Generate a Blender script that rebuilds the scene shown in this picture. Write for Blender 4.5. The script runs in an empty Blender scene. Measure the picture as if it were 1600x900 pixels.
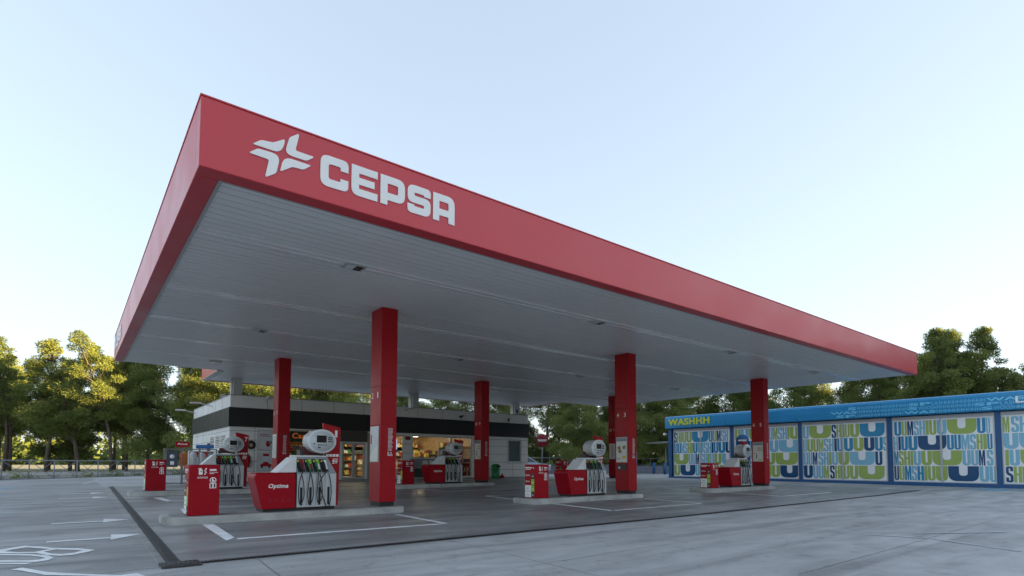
import bpy, bmesh, math, random
from mathutils import Vector, Matrix
from mathutils.geometry import tessellate_polygon
R = math.radians
SC = bpy.context.scene
COL = SC.collection

# ------------------------------------------------------------------ camera
cam = bpy.data.cameras.new('camera'); camo = bpy.data.objects.new('camera', cam); COL.objects.link(camo)
F_PX, YAW, PITCH, ROLL, CY = 876.15, R(38.192), R(3.1087), R(0.1394), 675.79
f_ = Vector((math.sin(YAW)*math.cos(PITCH), math.cos(YAW)*math.cos(PITCH), math.sin(PITCH)))
r_ = Vector((math.cos(YAW), -math.sin(YAW), 0)); u_ = r_.cross(f_)
r2 = r_*math.cos(ROLL)+u_*math.sin(ROLL); u2 = -r_*math.sin(ROLL)+u_*math.cos(ROLL)
m = Matrix((r2, u2, -f_)).transposed().to_4x4(); m.translation = Vector((0, 0, 1.2))
camo.matrix_world = m
cam.sensor_width = 36; cam.lens = F_PX*36/1600; cam.shift_y = (CY-450)/1600
cam.clip_start = .05; cam.clip_end = 3000
SC.camera = camo

# ------------------------------------------------------------------ sky and sun
SUN_EL, SUN_AZ = R(5.2), R(128)          # azimuth clockwise from +Y
w = bpy.data.worlds.new('World'); SC.world = w; w.use_nodes = True
nt = w.node_tree; bg = nt.nodes['Background']
sky = nt.nodes.new('ShaderNodeTexSky'); sky.sky_type = 'NISHITA'; sky.sun_disc = False
sky.sun_elevation = SUN_EL; sky.sun_rotation = SUN_AZ
sky.altitude = 700; sky.air_density = 1.0; sky.dust_density = .6; sky.ozone_density = 3.2
hs = nt.nodes.new('ShaderNodeHueSaturation'); hs.inputs['Saturation'].default_value = .74
gm = nt.nodes.new('ShaderNodeGamma'); gm.inputs['Gamma'].default_value = .42; nt.links.new(sky.outputs[0], gm.inputs['Color']); nt.links.new(gm.outputs[0], hs.inputs['Color']); tn = nt.nodes.new('ShaderNodeVectorMath'); tn.operation = 'MULTIPLY'; tn.inputs[1].default_value = (1.03, 1.0, .995); nt.links.new(hs.outputs[0], tn.inputs[0]); nt.links.new(tn.outputs[0], bg.inputs['Color'])
bg.inputs['Strength'].default_value = .15
sl = bpy.data.lights.new('sun', 'SUN'); sl.energy = 5; sl.angle = R(.5); sl.color = (1, .69, .23)
so = bpy.data.objects.new('sun', sl); COL.objects.link(so)
sd = Vector((math.sin(SUN_AZ)*math.cos(SUN_EL), math.cos(SUN_AZ)*math.cos(SUN_EL), math.sin(SUN_EL)))
so.rotation_euler = sd.to_track_quat('Z', 'Y').to_euler()
SC.view_settings.view_transform = 'Standard'; SC.view_settings.look = 'None'
SC.view_settings.exposure = 2.56; SC.view_settings.gamma = 1
SC.render.engine = 'CYCLES'

# ------------------------------------------------------------------ materials
MATS = {}
def mat(name, col, rough=.5, metal=0, spec=.5, var=0, scale=3, bump=0, bscale=40, coat=0, emit=0, tr=0):
    if name in MATS: return MATS[name]
    mt = bpy.data.materials.new(name); mt.use_nodes = True; MATS[name] = mt
    n = mt.node_tree; b = n.nodes['Principled BSDF']
    b.inputs['Roughness'].default_value = rough; b.inputs['Metallic'].default_value = metal
    b.inputs['Specular IOR Level'].default_value = spec; b.inputs['Base Color'].default_value = (*col, 1)
    b.inputs['Coat Weight'].default_value = coat
    if emit:
        b.inputs['Emission Color'].default_value = (*col, 1); b.inputs['Emission Strength'].default_value = emit
    if var or bump:
        tc = n.nodes.new('ShaderNodeTexCoord')
        nz = n.nodes.new('ShaderNodeTexNoise'); nz.inputs['Scale'].default_value = scale; nz.inputs['Detail'].default_value = 6
        n.links.new(tc.outputs['Object'], nz.inputs['Vector'])
        if var:
            mr = n.nodes.new('ShaderNodeMapRange'); mr.inputs['From Min'].default_value = .3; mr.inputs['From Max'].default_value = .7
            mr.inputs['To Min'].default_value = 1-var; mr.inputs['To Max'].default_value = 1+var
            n.links.new(nz.outputs['Fac'], mr.inputs['Value'])
            mx = n.nodes.new('ShaderNodeVectorMath'); mx.operation = 'SCALE'; mx.inputs[0].default_value = col
            n.links.new(mr.outputs[0], mx.inputs['Scale']); n.links.new(mx.outputs[0], b.inputs['Base Color'])
            m2 = n.nodes.new('ShaderNodeMapRange'); m2.inputs['From Min'].default_value = .3; m2.inputs['From Max'].default_value = .7
            m2.inputs['To Min'].default_value = max(.02, rough-.08); m2.inputs['To Max'].default_value = min(1, rough+.08)
            n.links.new(nz.outputs['Fac'], m2.inputs['Value']); n.links.new(m2.outputs[0], b.inputs['Roughness'])
        if bump:
            nb = n.nodes.new('ShaderNodeTexNoise'); nb.inputs['Scale'].default_value = bscale; nb.inputs['Detail'].default_value = 4
            n.links.new(tc.outputs['Object'], nb.inputs['Vector'])
            bp = n.nodes.new('ShaderNodeBump'); bp.inputs['Strength'].default_value = bump; bp.inputs['Distance'].default_value = .02
            n.links.new(nb.outputs['Fac'], bp.inputs['Height']); n.links.new(bp.outputs[0], b.inputs['Normal'])
    return mt

def concrete(name, c1, c2, rough=.6, stretch=(.35, .9, 1), tint=None):
    """Broom-finished slab concrete: broad patches, streaks, grain, small stains."""
    mt = bpy.data.materials.new(name); mt.use_nodes = True; MATS[name] = mt
    n = mt.node_tree; b = n.nodes['Principled BSDF']; L = n.links
    tc = n.nodes.new('ShaderNodeTexCoord')
    mp = n.nodes.new('ShaderNodeMapping'); mp.inputs['Scale'].default_value = stretch; mp.inputs['Rotation'].default_value = (0, 0, .5)
    L.new(tc.outputs['Object'], mp.inputs['Vector'])
    def noise(s, d, src, dist=0):
        t = n.nodes.new('ShaderNodeTexNoise'); t.inputs['Scale'].default_value = s; t.inputs['Detail'].default_value = d
        t.inputs['Distortion'].default_value = dist; L.new(src, t.inputs['Vector']); return t.outputs['Fac']
    def rng(v, a, bb, c, d):
        q = n.nodes.new('ShaderNodeMapRange'); q.inputs['From Min'].default_value = a; q.inputs['From Max'].default_value = bb
        q.inputs['To Min'].default_value = c; q.inputs['To Max'].default_value = d; L.new(v, q.inputs['Value']); return q.outputs[0]
    def mul(a, bb):
        q = n.nodes.new('ShaderNodeMath'); q.operation = 'MULTIPLY'; L.new(a, q.inputs[0]); L.new(bb, q.inputs[1]); return q.outputs[0]
    big = noise(.32, 7, mp.outputs[0], 1.2); streak = noise(1.7, 8, mp.outputs[0], .8)
    grain = noise(60, 3, tc.outputs['Object']); spots = noise(2.6, 5, tc.outputs['Object'], .3)
    mx = n.nodes.new('ShaderNodeMix'); mx.data_type = 'RGBA'
    mx.inputs['A'].default_value = (*c1, 1); mx.inputs['B'].default_value = (*c2, 1)
    L.new(rng(big, .33, .66, 0, 1), mx.inputs['Factor'])
    sc = mul(mul(rng(streak, .3, .7, .80, 1.18), rng(grain, .3, .7, .93, 1.07)), rng(spots, .60, .72, 1, .74))
    mp2 = n.nodes.new('ShaderNodeMapping'); mp2.inputs['Scale'].default_value = (.07, 1.5, 1); L.new(tc.outputs['Object'], mp2.inputs['Vector'])
    tyre = noise(1.3, 4, mp2.outputs[0], .15); drip = noise(7, 2, tc.outputs['Object']); crk = n.nodes.new('ShaderNodeTexVoronoi'); crk.feature = 'DISTANCE_TO_EDGE'; crk.inputs['Scale'].default_value = .33
    dn = n.nodes.new('ShaderNodeTexNoise'); dn.inputs['Scale'].default_value = 1.4; dn.inputs['Detail'].default_value = 5; L.new(tc.outputs['Object'], dn.inputs['Vector'])
    dv_ = n.nodes.new('ShaderNodeVectorMath'); dv_.operation = 'MULTIPLY_ADD'; dv_.inputs[1].default_value = (1.6, 1.6, 0); L.new(dn.outputs['Color'], dv_.inputs[0]); L.new(tc.outputs['Object'], dv_.inputs[2]); L.new(dv_.outputs[0], crk.inputs['Vector'])
    sc = mul(mul(mul(sc, rng(tyre, .54, .66, 1, .72)), rng(drip, .70, .76, 1, .62)), rng(crk.outputs['Distance'], 0, .004, .72, 1))
    vm = n.nodes.new('ShaderNodeVectorMath'); vm.operation = 'SCALE'
    L.new(mx.outputs['Result'], vm.inputs[0]); L.new(sc, vm.inputs['Scale']); L.new(vm.outputs[0], b.inputs['Base Color'])
    L.new(rng(streak, .3, .7, rough+.10, rough-.12), b.inputs['Roughness'])
    bp = n.nodes.new('ShaderNodeBump'); bp.inputs['Strength'].default_value = .25; bp.inputs['Distance'].default_value = .01
    L.new(grain, bp.inputs['Height']); L.new(bp.outputs[0], b.inputs['Normal'])
    return mt

def foliage(name, c1, c2):
    mt = bpy.data.materials.new(name); mt.use_nodes = True; MATS[name] = mt
    n = mt.node_tree; b = n.nodes['Principled BSDF']; L = n.links
    g = n.nodes.new('ShaderNodeNewGeometry'); oi = n.nodes.new('ShaderNodeObjectInfo')
    tc = n.nodes.new('ShaderNodeTexCoord'); nz = n.nodes.new('ShaderNodeTexNoise'); nz.inputs['Scale'].default_value = .55
    L.new(tc.outputs['Object'], nz.inputs['Vector'])
    ad = n.nodes.new('ShaderNodeMath'); ad.operation = 'MULTIPLY_ADD'; ad.inputs[1].default_value = .4
    L.new(g.outputs['Random Per Island'], ad.inputs[0])
    q = n.nodes.new('ShaderNodeMapRange'); q.inputs['From Min'].default_value = .35; q.inputs['From Max'].default_value = .65; q.inputs['To Max'].default_value = .6
    L.new(nz.outputs['Fac'], q.inputs['Value']); L.new(q.outputs[0], ad.inputs[2])
    mx = n.nodes.new('ShaderNodeMix'); mx.data_type = 'RGBA'; mx.inputs['A'].default_value = (*c1, 1); mx.inputs['B'].default_value = (*c2, 1)
    L.new(ad.outputs[0], mx.inputs['Factor'])
    hv = n.nodes.new('ShaderNodeHueSaturation')
    h2 = n.nodes.new('ShaderNodeMapRange'); h2.inputs['To Min'].default_value = .95; h2.inputs['To Max'].default_value = 1.45
    L.new(oi.outputs['Random'], h2.inputs['Value']); L.new(h2.outputs[0], hv.inputs['Value']); L.new(mx.outputs['Result'], hv.inputs['Color'])
    L.new(hv.outputs[0], b.inputs['Base Color']); b.inputs['Roughness'].default_value = .65; b.inputs['Specular IOR Level'].default_value = .1
    tr = n.nodes.new('ShaderNodeBsdfTranslucent'); L.new(hv.outputs[0], tr.inputs['Color'])
    ms = n.nodes.new('ShaderNodeMixShader'); ms.inputs[0].default_value = .4
    L.new(b.outputs[0], ms.inputs[1]); L.new(tr.outputs[0], ms.inputs[2]); L.new(ms.outputs[0], n.nodes['Material Output'].inputs['Surface'])
    return mt

def glass(name, tint=(.9, .95, .95), refl=.8):
    mt = bpy.data.materials.new(name); mt.use_nodes = True; MATS[name] = mt
    n = mt.node_tree; n.nodes.remove(n.nodes['Principled BSDF']); L = n.links
    t = n.nodes.new('ShaderNodeBsdfTransparent'); t.inputs[0].default_value = (*tint, 1)
    g = n.nodes.new('ShaderNodeBsdfGlossy'); g.inputs['Roughness'].default_value = .03
    fr = n.nodes.new('ShaderNodeFresnel'); fr.inputs[0].default_value = 1.5
    ad = n.nodes.new('ShaderNodeMath'); ad.operation = 'MULTIPLY'; ad.inputs[1].default_value = refl; ad.use_clamp = True
    L.new(fr.outputs[0], ad.inputs[0])
    ms = n.nodes.new('ShaderNodeMixShader'); L.new(ad.outputs[0], ms.inputs[0]); L.new(t.outputs[0], ms.inputs[1]); L.new(g.outputs[0], ms.inputs[2])
    L.new(ms.outputs[0], n.nodes['Material Output'].inputs['Surface'])
    return mt

def confetti(name, cols, dark=.25, emit=0):
    """Random colour per island: goods on shelves."""
    mt = bpy.data.materials.new(name); mt.use_nodes = True; MATS[name] = mt
    n = mt.node_tree; b = n.nodes['Principled BSDF']; L = n.links
    g = n.nodes.new('ShaderNodeNewGeometry'); cr = n.nodes.new('ShaderNodeValToRGB'); cr.color_ramp.interpolation = 'CONSTANT'
    el = cr.color_ramp.elements
    for i, c in enumerate(cols):
        e = el[i] if i < 2 else el.new(i/len(cols)); e.position = i/len(cols); e.color = (*c, 1)
    L.new(g.outputs['Random Per Island'], cr.inputs[0]); L.new(cr.outputs[0], b.inputs['Base Color']); b.inputs['Roughness'].default_value = .45
    return mt

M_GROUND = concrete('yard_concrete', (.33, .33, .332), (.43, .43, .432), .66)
M_FORE = concrete('forecourt_concrete', (.19, .191, .193), (.30, .301, .303), .42)  # darker than the yard: own slab tone plus some painted canopy shade
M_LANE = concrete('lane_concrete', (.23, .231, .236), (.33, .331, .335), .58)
M_KERB = concrete('island_concrete', (.40, .40, .385), (.52, .52, .50), .8, (1, 1, 1))
M_PAVE = concrete('pavement_concrete', (.26, .255, .25), (.34, .335, .33), .8, (1, 1, 1))
M_VERGE = mat('dry_verge', (.33, .30, .19), .95, var=.35, scale=.8, bump=.6, bscale=9)
M_PAINT = mat('white_road_paint', (.82, .83, .84), .6, var=.14, scale=5, bump=.1)
M_WORN = mat('worn_road_paint', (.42, .43, .45), .6, var=.25, scale=6)
M_BLUEP = mat('blue_road_paint', (.16, .38, .55), .6, var=.2, scale=4)
M_DARKJ = mat('joint_tar', (.055, .055, .055), .8)
M_IRON = mat('cast_iron', (.045, .043, .045), .55, var=.3, scale=8, bump=.4, bscale=30)
M_RED = mat('red_fascia', (.60, .045, .06), .36, var=.03, scale=.7, coat=.1)
M_REDC = mat('red_painted_steel', (.37, .006, .012), .38, var=.05, scale=1.5, spec=.25)
M_REDD = mat('red_pump_panel', (.36, .002, .012), .38, var=.04, scale=2, spec=.2)
M_DRED = mat('dark_red_icon', (.25, .01, .02), .4)
M_WHITE = mat('white_sign_vinyl', (.88, .88, .87), .4)
M_WP = mat('white_shroud', (.74, .75, .75), .35, var=.03, scale=3)
M_SOF = mat('grey_soffit_panel', (.80, .80, .79), .36, metal=.0, var=.05, scale=.35)
M_SOFJ = mat('soffit_groove', (.09, .095, .10), .6)
M_SOFS = mat('soffit_reflected_sky', (.85, .86, .87), .16, metal=.1)  # paler and glossier than the soffit, for painted sky reflections
M_BLACK = mat('black_rubber', (.012, .012, .013), .5)
M_DARK = mat('charcoal_plastic', (.035, .036, .04), .45)
M_GREYM = mat('grey_hose_panel', (.55, .57, .58), .4, var=.05, scale=4)
M_GREYD = mat('grey_nozzle_panel', (.25, .27, .29), .42, metal=.2)
M_SILV = mat('silver_casing', (.70, .72, .73), .3, var=.03, scale=4)
M_SCREEN = mat('dark_screen', (.02, .022, .025), .15)
M_GREEN = mat('lime_label', (.28, .60, .03), .45)
M_DGREEN = mat('green_grip', (.01, .16, .05), .45)
M_YEL = mat('yellow_trim', (.75, .55, .05), .45)
M_STEEL = mat('galvanised_steel', (.30, .32, .34), .45, metal=.6, var=.1, scale=10)
M_WALL = mat('white_cladding_panel', (.80, .80, .78), .42, var=.03, scale=1.2)
M_JOINT = mat('cladding_joint', (.16, .16, .155), .8)
M_BAND = mat('black_cladding_band', (.014, .014, .016), .45, var=.1, scale=2)
M_GLASS = glass('shop_glass')
M_TGLASS = mat('tinted_glass', (.045, .06, .07), .08, spec=.8)
M_WARM = mat('lamp_tube', (1, .80, .52), .5, emit=2.8)
M_WOOD = mat('warm_shop_lining', (.38, .25, .13), .6, var=.3, scale=3)
M_FLOOR = mat('shop_floor', (.35, .33, .30), .4)
M_ORANGE = mat('orange_band', (.85, .22, .03), .5)
M_GOODS = confetti('packaged_goods', [(.5, .05, .04), (.7, .6, .4), (.1, .15, .3), (.75, .75, .7), (.6, .35, .05), (.05, .2, .08), (.2, .05, .03), (.8, .65, .1)])
M_ALU = mat('aluminium_frame', (.50, .51, .51), .4, metal=.4)
M_POST1 = mat('pale_poster_paper', (.56, .57, .60), .35, var=.12, scale=3)
M_CREAM = mat('cream_poster_paper', (.72, .71, .66), .35)
M_TAN = mat('tan_print', (.40, .30, .16), .5)
M_BLUE = mat('bright_blue_fascia', (.012, .24, .50), .3, var=.05, scale=.8)
M_BLUED = mat('blue_steel_post', (.018, .10, .26), .4, var=.08, scale=2)
M_BLUEL = mat('light_blue_vinyl', (.16, .58, .85), .4)
M_PANEL = mat('pale_curtain_panel', (.84, .86, .89), .2, var=.03, scale=1)
M_PG = mat('green_print', (.34, .46, .12), .25); M_PL = mat('light_blue_print', (.22, .50, .66), .25)
M_PB = mat('mid_blue_print', (.025, .26, .47), .25); M_PD = mat('navy_print', (.006, .075, .20), .25)
M_FRAMEW = mat('pale_grey_frame', (.46, .48, .50), .4)
M_LIMEY = mat('lime_yellow_letters', (.60, .66, .02), .4)
M_BIN = mat('green_bin', (.01, .20, .05), .35)
M_BARK = mat('pine_bark', (.11, .085, .065), .95, var=.35, scale=3, bump=.8, bscale=12)
M_CARP = mat('pale_blue_car_paint', (.42, .52, .60), .2, coat=.8)
M_TYRE = mat('tyre_rubber', (.02, .02, .02), .8)
M_LENS = mat('lamp_lens', (.75, .77, .78), .1)
M_GREYP = mat('grey_blue_steel', (.20, .215, .23), .5, var=.1, scale=4)
M_FOL = [foliage('pine_needles', (.10, .135, .045), (.20, .235, .065)), foliage('pale_pine_needles', (.115, .15, .055), (.23, .255, .075)),
         foliage('dark_needles', (.075, .105, .036), (.155, .19, .055))]

# ------------------------------------------------------------------ helpers
def G(X, Y):
    """Height of the paved yard: falls towards the drain channels."""
    w_ = 1-.75*min(max((X-24)/9, 0), 1)
    return .0165*(min(max(Y, 8.05), 27)-12.4)*w_+.0065*max(0, min(X, 34)-11)

def setp(o, label=None, cat=None, group=None, kind=None):
    if label: o['label'] = label
    if cat: o['category'] = cat
    if group: o['group'] = group
    if kind: o['kind'] = kind
    return o

def empty(name, loc, label, cat, group=None, rz=0):
    o = bpy.data.objects.new(name, None); COL.objects.link(o); o.location = loc; o.rotation_euler = (0, 0, rz)
    o.empty_display_size = .2
    return setp(o, label, cat, group)

def rnd_poly(pts, n=5):
    """pts: (x, y[, r]) -> outline with rounded corners."""
    out = []; N = len(pts)
    for i, p in enumerate(pts):
        r = p[2] if len(p) > 2 else 0
        P = Vector(p[:2])
        if not r: out.append(tuple(P)); continue
        A = Vector(pts[i-1][:2])-P; B = Vector(pts[(i+1) % N][:2])-P
        ra = min(r, A.length*.5, B.length*.5); a = P+A.normalized()*ra; b = P+B.normalized()*ra
        for k in range(n+1):
            t = k/n; q = a*(1-t)**2+P*2*t*(1-t)+b*t*t; out.append((q.x, q.y))
    return out

class MB:
    def __init__(s, o=(0, 0, 0)): s.v = []; s.f = []; s.m = []; s.sm = []; s.o = Vector(o)
    def add(s, vs, fs, mi=0, sm=False):
        b = len(s.v); s.v += [Vector(v)-s.o for v in vs]; s.f += [[b+i for i in f] for f in fs]
        s.m += [mi]*len(fs); s.sm += [sm]*len(fs); return s
    def box(s, x0, x1, y0, y1, z0, z1, mi=0):
        vs = [(x, y, z) for z in (z0, z1) for y in (y0, y1) for x in (x0, x1)]
        return s.add(vs, [(0, 2, 3, 1), (4, 5, 7, 6), (0, 1, 5, 4), (1, 3, 7, 5), (3, 2, 6, 7), (2, 0, 4, 6)], mi)
    def hexa(s, vs, mi=0):   # 8 verts in the box order
        return s.add(vs, [(0, 2, 3, 1), (4, 5, 7, 6), (0, 1, 5, 4), (1, 3, 7, 5), (3, 2, 6, 7), (2, 0, 4, 6)], mi)
    def obox(s, c, right, fwd, hx, hy, z0, z1, mi=0):
        c = Vector(c); right = Vector(right); fwd = Vector(fwd); up = Vector((0, 0, 1))
        return s.hexa([c+right*a*hx+fwd*b*hy+up*z for z in (z0, z1) for b in (-1, 1) for a in (-1, 1)], mi)
    def prism(s, poly, org, ux, uy, depth, mi=0, holes=(), mi2=None):
        """poly in (ux,uy) plane at org, extruded along ux x uy by depth (0 = sheet)."""
        org = Vector(org); ux = Vector(ux); uy = Vector(uy); nn = ux.cross(uy).normalized()
        loops = [list(poly)]+[list(h) for h in holes]
        tri = tessellate_polygon([[Vector((p[0], p[1], 0)) for p in l] for l in loops])
        flat = [p for l in loops for p in l]
        P = [org+ux*p[0]+uy*p[1] for p in flat]
        def ori(t):
            a, b, c = (Vector(flat[i]) for i in t); return ((b-a).cross(c-a)) > 0
        tri = [t if ori(t) else (t[0], t[2], t[1]) for t in tri]
        if depth == 0: return s.add(P, tri, mi)
        n = len(P); T = [p+nn*depth for p in P]; fs = [tuple(i+n for i in t) for t in tri]+[(t[0], t[2], t[1]) for t in tri]
        s.add(P+T, fs, mi); base = len(s.v)-2*n
        k = 0
        for li, l in enumerate(loops):
            ar = sum(l[i-1][0]*l[i][1]-l[i][0]*l[i-1][1] for i in range(len(l)))
            for i in range(len(l)):
                a = k+i; b = k+(i+1) % len(l)
                q = (a, b, b+n, a+n) if (ar > 0) == (li == 0) else (b, a, a+n, b+n)
                s.f.append([base+j for j in q]); s.m.append(mi if mi2 is None else mi2); s.sm.append(False)
            k += len(l)
        return s
    def tube(s, pts, r, n=8, mi=0, cap=True):
        pts = [Vector(p) for p in pts]; rr = r if isinstance(r, (list, tuple)) else [r]*len(pts)
        vs = []; prev = None
        for i, p in enumerate(pts):
            d = (pts[min(i+1, len(pts)-1)]-pts[max(i-1, 0)]).normalized()
            if prev is None: a = d.orthogonal().normalized()
            else: a = (prev-d*prev.dot(d)).normalized()
            prev = a; b = d.cross(a)
            vs += [p+(a*math.cos(2*math.pi*k/n)+b*math.sin(2*math.pi*k/n))*rr[i] for k in range(n)]
        fs = [(i*n+k, i*n+(k+1) % n, (i+1)*n+(k+1) % n, (i+1)*n+k) for i in range(len(pts)-1) for k in range(n)]
        if cap: fs += [tuple(range(n))[::-1], tuple((len(pts)-1)*n+k for k in range(n))]
        return s.add(vs, fs, mi, True)
    def ell(s, c, ax, u, v, ru, rv, L, n=32, mi=0, scales=((0, 1), (1, 1))):
        """elliptical drum along ax; scales: (t, scale) rings."""
        c = Vector(c); ax = Vector(ax); u = Vector(u); v = Vector(v); vs = []
        for t, k in scales:
            vs += [c+ax*L*t+(u*ru*math.cos(2*math.pi*i/n)+v*rv*math.sin(2*math.pi*i/n))*k for i in range(n)]
        m_ = len(scales); fs = [(j*n+i, j*n+(i+1) % n, (j+1)*n+(i+1) % n, (j+1)*n+i) for j in range(m_-1) for i in range(n)]
        fs += [tuple(range(n))[::-1], tuple((m_-1)*n+k for k in range(n))]
        return s.add(vs, fs, mi, True)
    def build(s, name, mats, parent=None, bev=0, loc=None, seg=2):
        me = bpy.data.meshes.new(name); me.from_pydata([tuple(v) for v in s.v], [], s.f)
        for mm in (mats if isinstance(mats, (list, tuple)) else [mats]): me.materials.append(mm)
        me.polygons.foreach_set('material_index', s.m); me.polygons.foreach_set('use_smooth', s.sm); me.update()
        o = bpy.data.objects.new(name, me); COL.objects.link(o)
        if parent: o.parent = parent
        if loc is not None: o.location = loc
        if bev:
            b = o.modifiers.new('bevel', 'BEVEL'); b.width = bev; b.segments = seg; b.limit_method = 'ANGLE'; b.angle_limit = R(40)
        return o

_tc = {}
def text_mesh(s, bold=0):
    if (s, bold) in _tc: return _tc[(s, bold)]
    cu = bpy.data.curves.new('t', 'FONT'); cu.body = s; cu.size = 1; cu.offset = bold; cu.resolution_u = 3; cu.space_character = 1+bold*2
    o = bpy.data.objects.new('t', cu); COL.objects.link(o); bpy.context.view_layer.update()
    me = bpy.data.meshes.new_from_object(o.evaluated_get(bpy.context.evaluated_depsgraph_get()))
    vs = [v.co.copy() for v in me.vertices]; fs = [list(p.vertices) for p in me.polygons]
    x0 = min(v.x for v in vs); x1 = max(v.x for v in vs); y0 = min(v.y for v in vs); y1 = max(v.y for v in vs)
    bpy.data.objects.remove(o); bpy.data.curves.remove(cu); bpy.data.meshes.remove(me)
    _tc[(s, bold)] = (vs, fs, x0, x1, y0, y1); return _tc[(s, bold)]

def text(mb, s, org, right, up, W, H, mi=0, bold=0, shear=0, lift=.003):
    """string fitted in a W x H box whose lower left corner is org."""
    vs, fs, x0, x1, y0, y1 = text_mesh(s, bold)
    org = Vector(org); right = Vector(right); up = Vector(up); nn = right.cross(up)
    out = []
    for v in vs:
        a = (v.x-x0)/(x1-x0)*W; b = (v.y-y0)/(y1-y0)*H
        out.append(org+right*(a+shear*b)+up*b+nn*lift)
    mb.add(out, fs, mi)
    return mb

def copy_tree(o, parent=None):
    c = o.copy(); COL.objects.link(c)
    if parent: c.parent = parent
    for ch in list(o.children): copy_tree(ch, c)
    return c

X_, Y_, Z_ = Vector((1, 0, 0)), Vector((0, 1, 0)), Vector((0, 0, 1))

# ------------------------------------------------------------------ ground
def ground_mesh(name, xs, ys, mt, dz=0):
    b = MB(); nx = len(xs)
    b.add([(x, y, G(x, y)+dz) for y in ys for x in xs], [(j*nx+i, j*nx+i+1, (j+1)*nx+i+1, (j+1)*nx+i) for j in range(len(ys)-1) for i in range(nx-1)], 0, True)
    return setp(b.build(name, mt), kind='structure')
ground_mesh('ground', [-900, -60, -20, 0, 6, 11]+[11+i for i in range(1, 24)]+[40, 60, 120, 900], [-600, -60, -20, 0, 4, 8.05]+[9+i for i in range(19)]+[30, 40, 60, 120, 1200], M_VERGE, -.05)
def lot_poly():
    # yard: paved area bounded by the railing on the far left
    b = MB(); pts = [(-25, -30), (60, -30), (60, 26), (46, 34.5), (30, 39.2), (8.7, 51.2), (-12.2, 29.8), (-25, 16)]
    return pts
def drape(name, poly, mt, dz, step=1.0, parent=None, kind='structure', label=None):
    """flat marking or slab cut by a grid so that it follows the fall of the yard."""
    bm = bmesh.new()
    f = bm.faces.new([bm.verts.new((x, y, 0)) for x, y in poly])
    xs = [p[0] for p in poly]; ys = [p[1] for p in poly]
    def cuts(lo, hi, ax):
        k = math.ceil(lo/step)*step
        while k < hi:
            co = (k, 0, 0) if ax == 0 else (0, k, 0); no = (1, 0, 0) if ax == 0 else (0, 1, 0)
            bmesh.ops.bisect_plane(bm, geom=bm.verts[:]+bm.edges[:]+bm.faces[:], plane_co=co, plane_no=no, dist=1e-5); k += step
    for special in (8.05, 12.4):
        bmesh.ops.bisect_plane(bm, geom=bm.verts[:]+bm.edges[:]+bm.faces[:], plane_co=(0, special, 0), plane_no=(0, 1, 0), dist=1e-5)
    cuts(min(xs), max(xs), 0); cuts(min(ys), max(ys), 1)
    bmesh.ops.triangulate(bm, faces=bm.faces[:]); bmesh.ops.recalc_face_normals(bm, faces=bm.faces[:])
    if bm.faces and sum(q.normal.z for q in bm.faces) < 0: bmesh.ops.reverse_faces(bm, faces=bm.faces[:])
    for v in bm.verts: v.co.z = G(v.co.x, v.co.y)+dz
    me = bpy.data.meshes.new(name); bm.to_mesh(me); bm.free(); me.materials.append(mt)
    o = bpy.data.objects.new(name, me); COL.objects.link(o)
    if parent: o.parent = parent
    if kind: o['kind'] = kind
    if label: o['label'] = label
    return o
drape('yard', lot_poly(), M_GROUND, 0, 2)
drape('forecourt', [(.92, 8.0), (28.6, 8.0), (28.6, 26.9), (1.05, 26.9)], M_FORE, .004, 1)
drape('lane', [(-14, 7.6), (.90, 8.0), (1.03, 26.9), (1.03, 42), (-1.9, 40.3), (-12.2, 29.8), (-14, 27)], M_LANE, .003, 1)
# strip of road beyond the railing
RA, RB = Vector((-12.2, 29.8)), Vector((8.7, 51.2)); rd = (RB-RA).normalized(); rn = Vector((-rd.y, rd.x))
b = MB(); q = [RA-rd*60+rn*.6, RB+rd*90+rn*.6, RB+rd*90+rn*7.5, RA-rd*60+rn*7.5]
b.add([(p.x, p.y, .42) for p in q], [(0, 1, 2, 3)]); setp(b.build('road', M_PAVE), kind='structure')
b = MB(); q = [RA-rd*300+rn*.35, RB+rd*200+rn*.35, RB+rd*200+rn*700, RA-rd*300+rn*700]
b.add([(p.x, p.y, .40) for p in q], [(0, 1, 2, 3)]); setp(b.build('dry_grass', M_VERGE), kind='structure')
b = MB()
for k in (.36, 7.5):
    p0, p1 = RA-rd*60+rn*k, RB+rd*90+rn*k
    b.hexa([(p.x+o_.x, p.y+o_.y, z_) for z_ in (.15, .47) for o_ in (rn*0, rn*.2) for p in (p0, p1)])
setp(b.build('road_kerb', M_KERB), kind='structure')

def strip(a, c, wd):
    a = Vector(a); c = Vector(c); d = (c-a).normalized(); n = Vector((-d.y, d.x))*wd/2
    return [tuple(a-n), tuple(c-n), tuple(c+n), tuple(a+n)]
def mark(name, poly, mt=None, dz=.009): return drape(name, poly, mt or M_PAINT, dz)
# arrows on the left lane
for (y0, yt, k) in ((11.1, 11.45, 1), (13.77, 14.0, 1), (20.72, 20.95, 1), (22.8, 23.1, 1)):
    mark('road_marking', [(-.24, y0-.06), (.55, y0-.06), (.545, y0-.24), (1.0, yt-.1), (.58, y0+.45), (.56, y0+.08), (-.24, y0+.08)])
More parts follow.
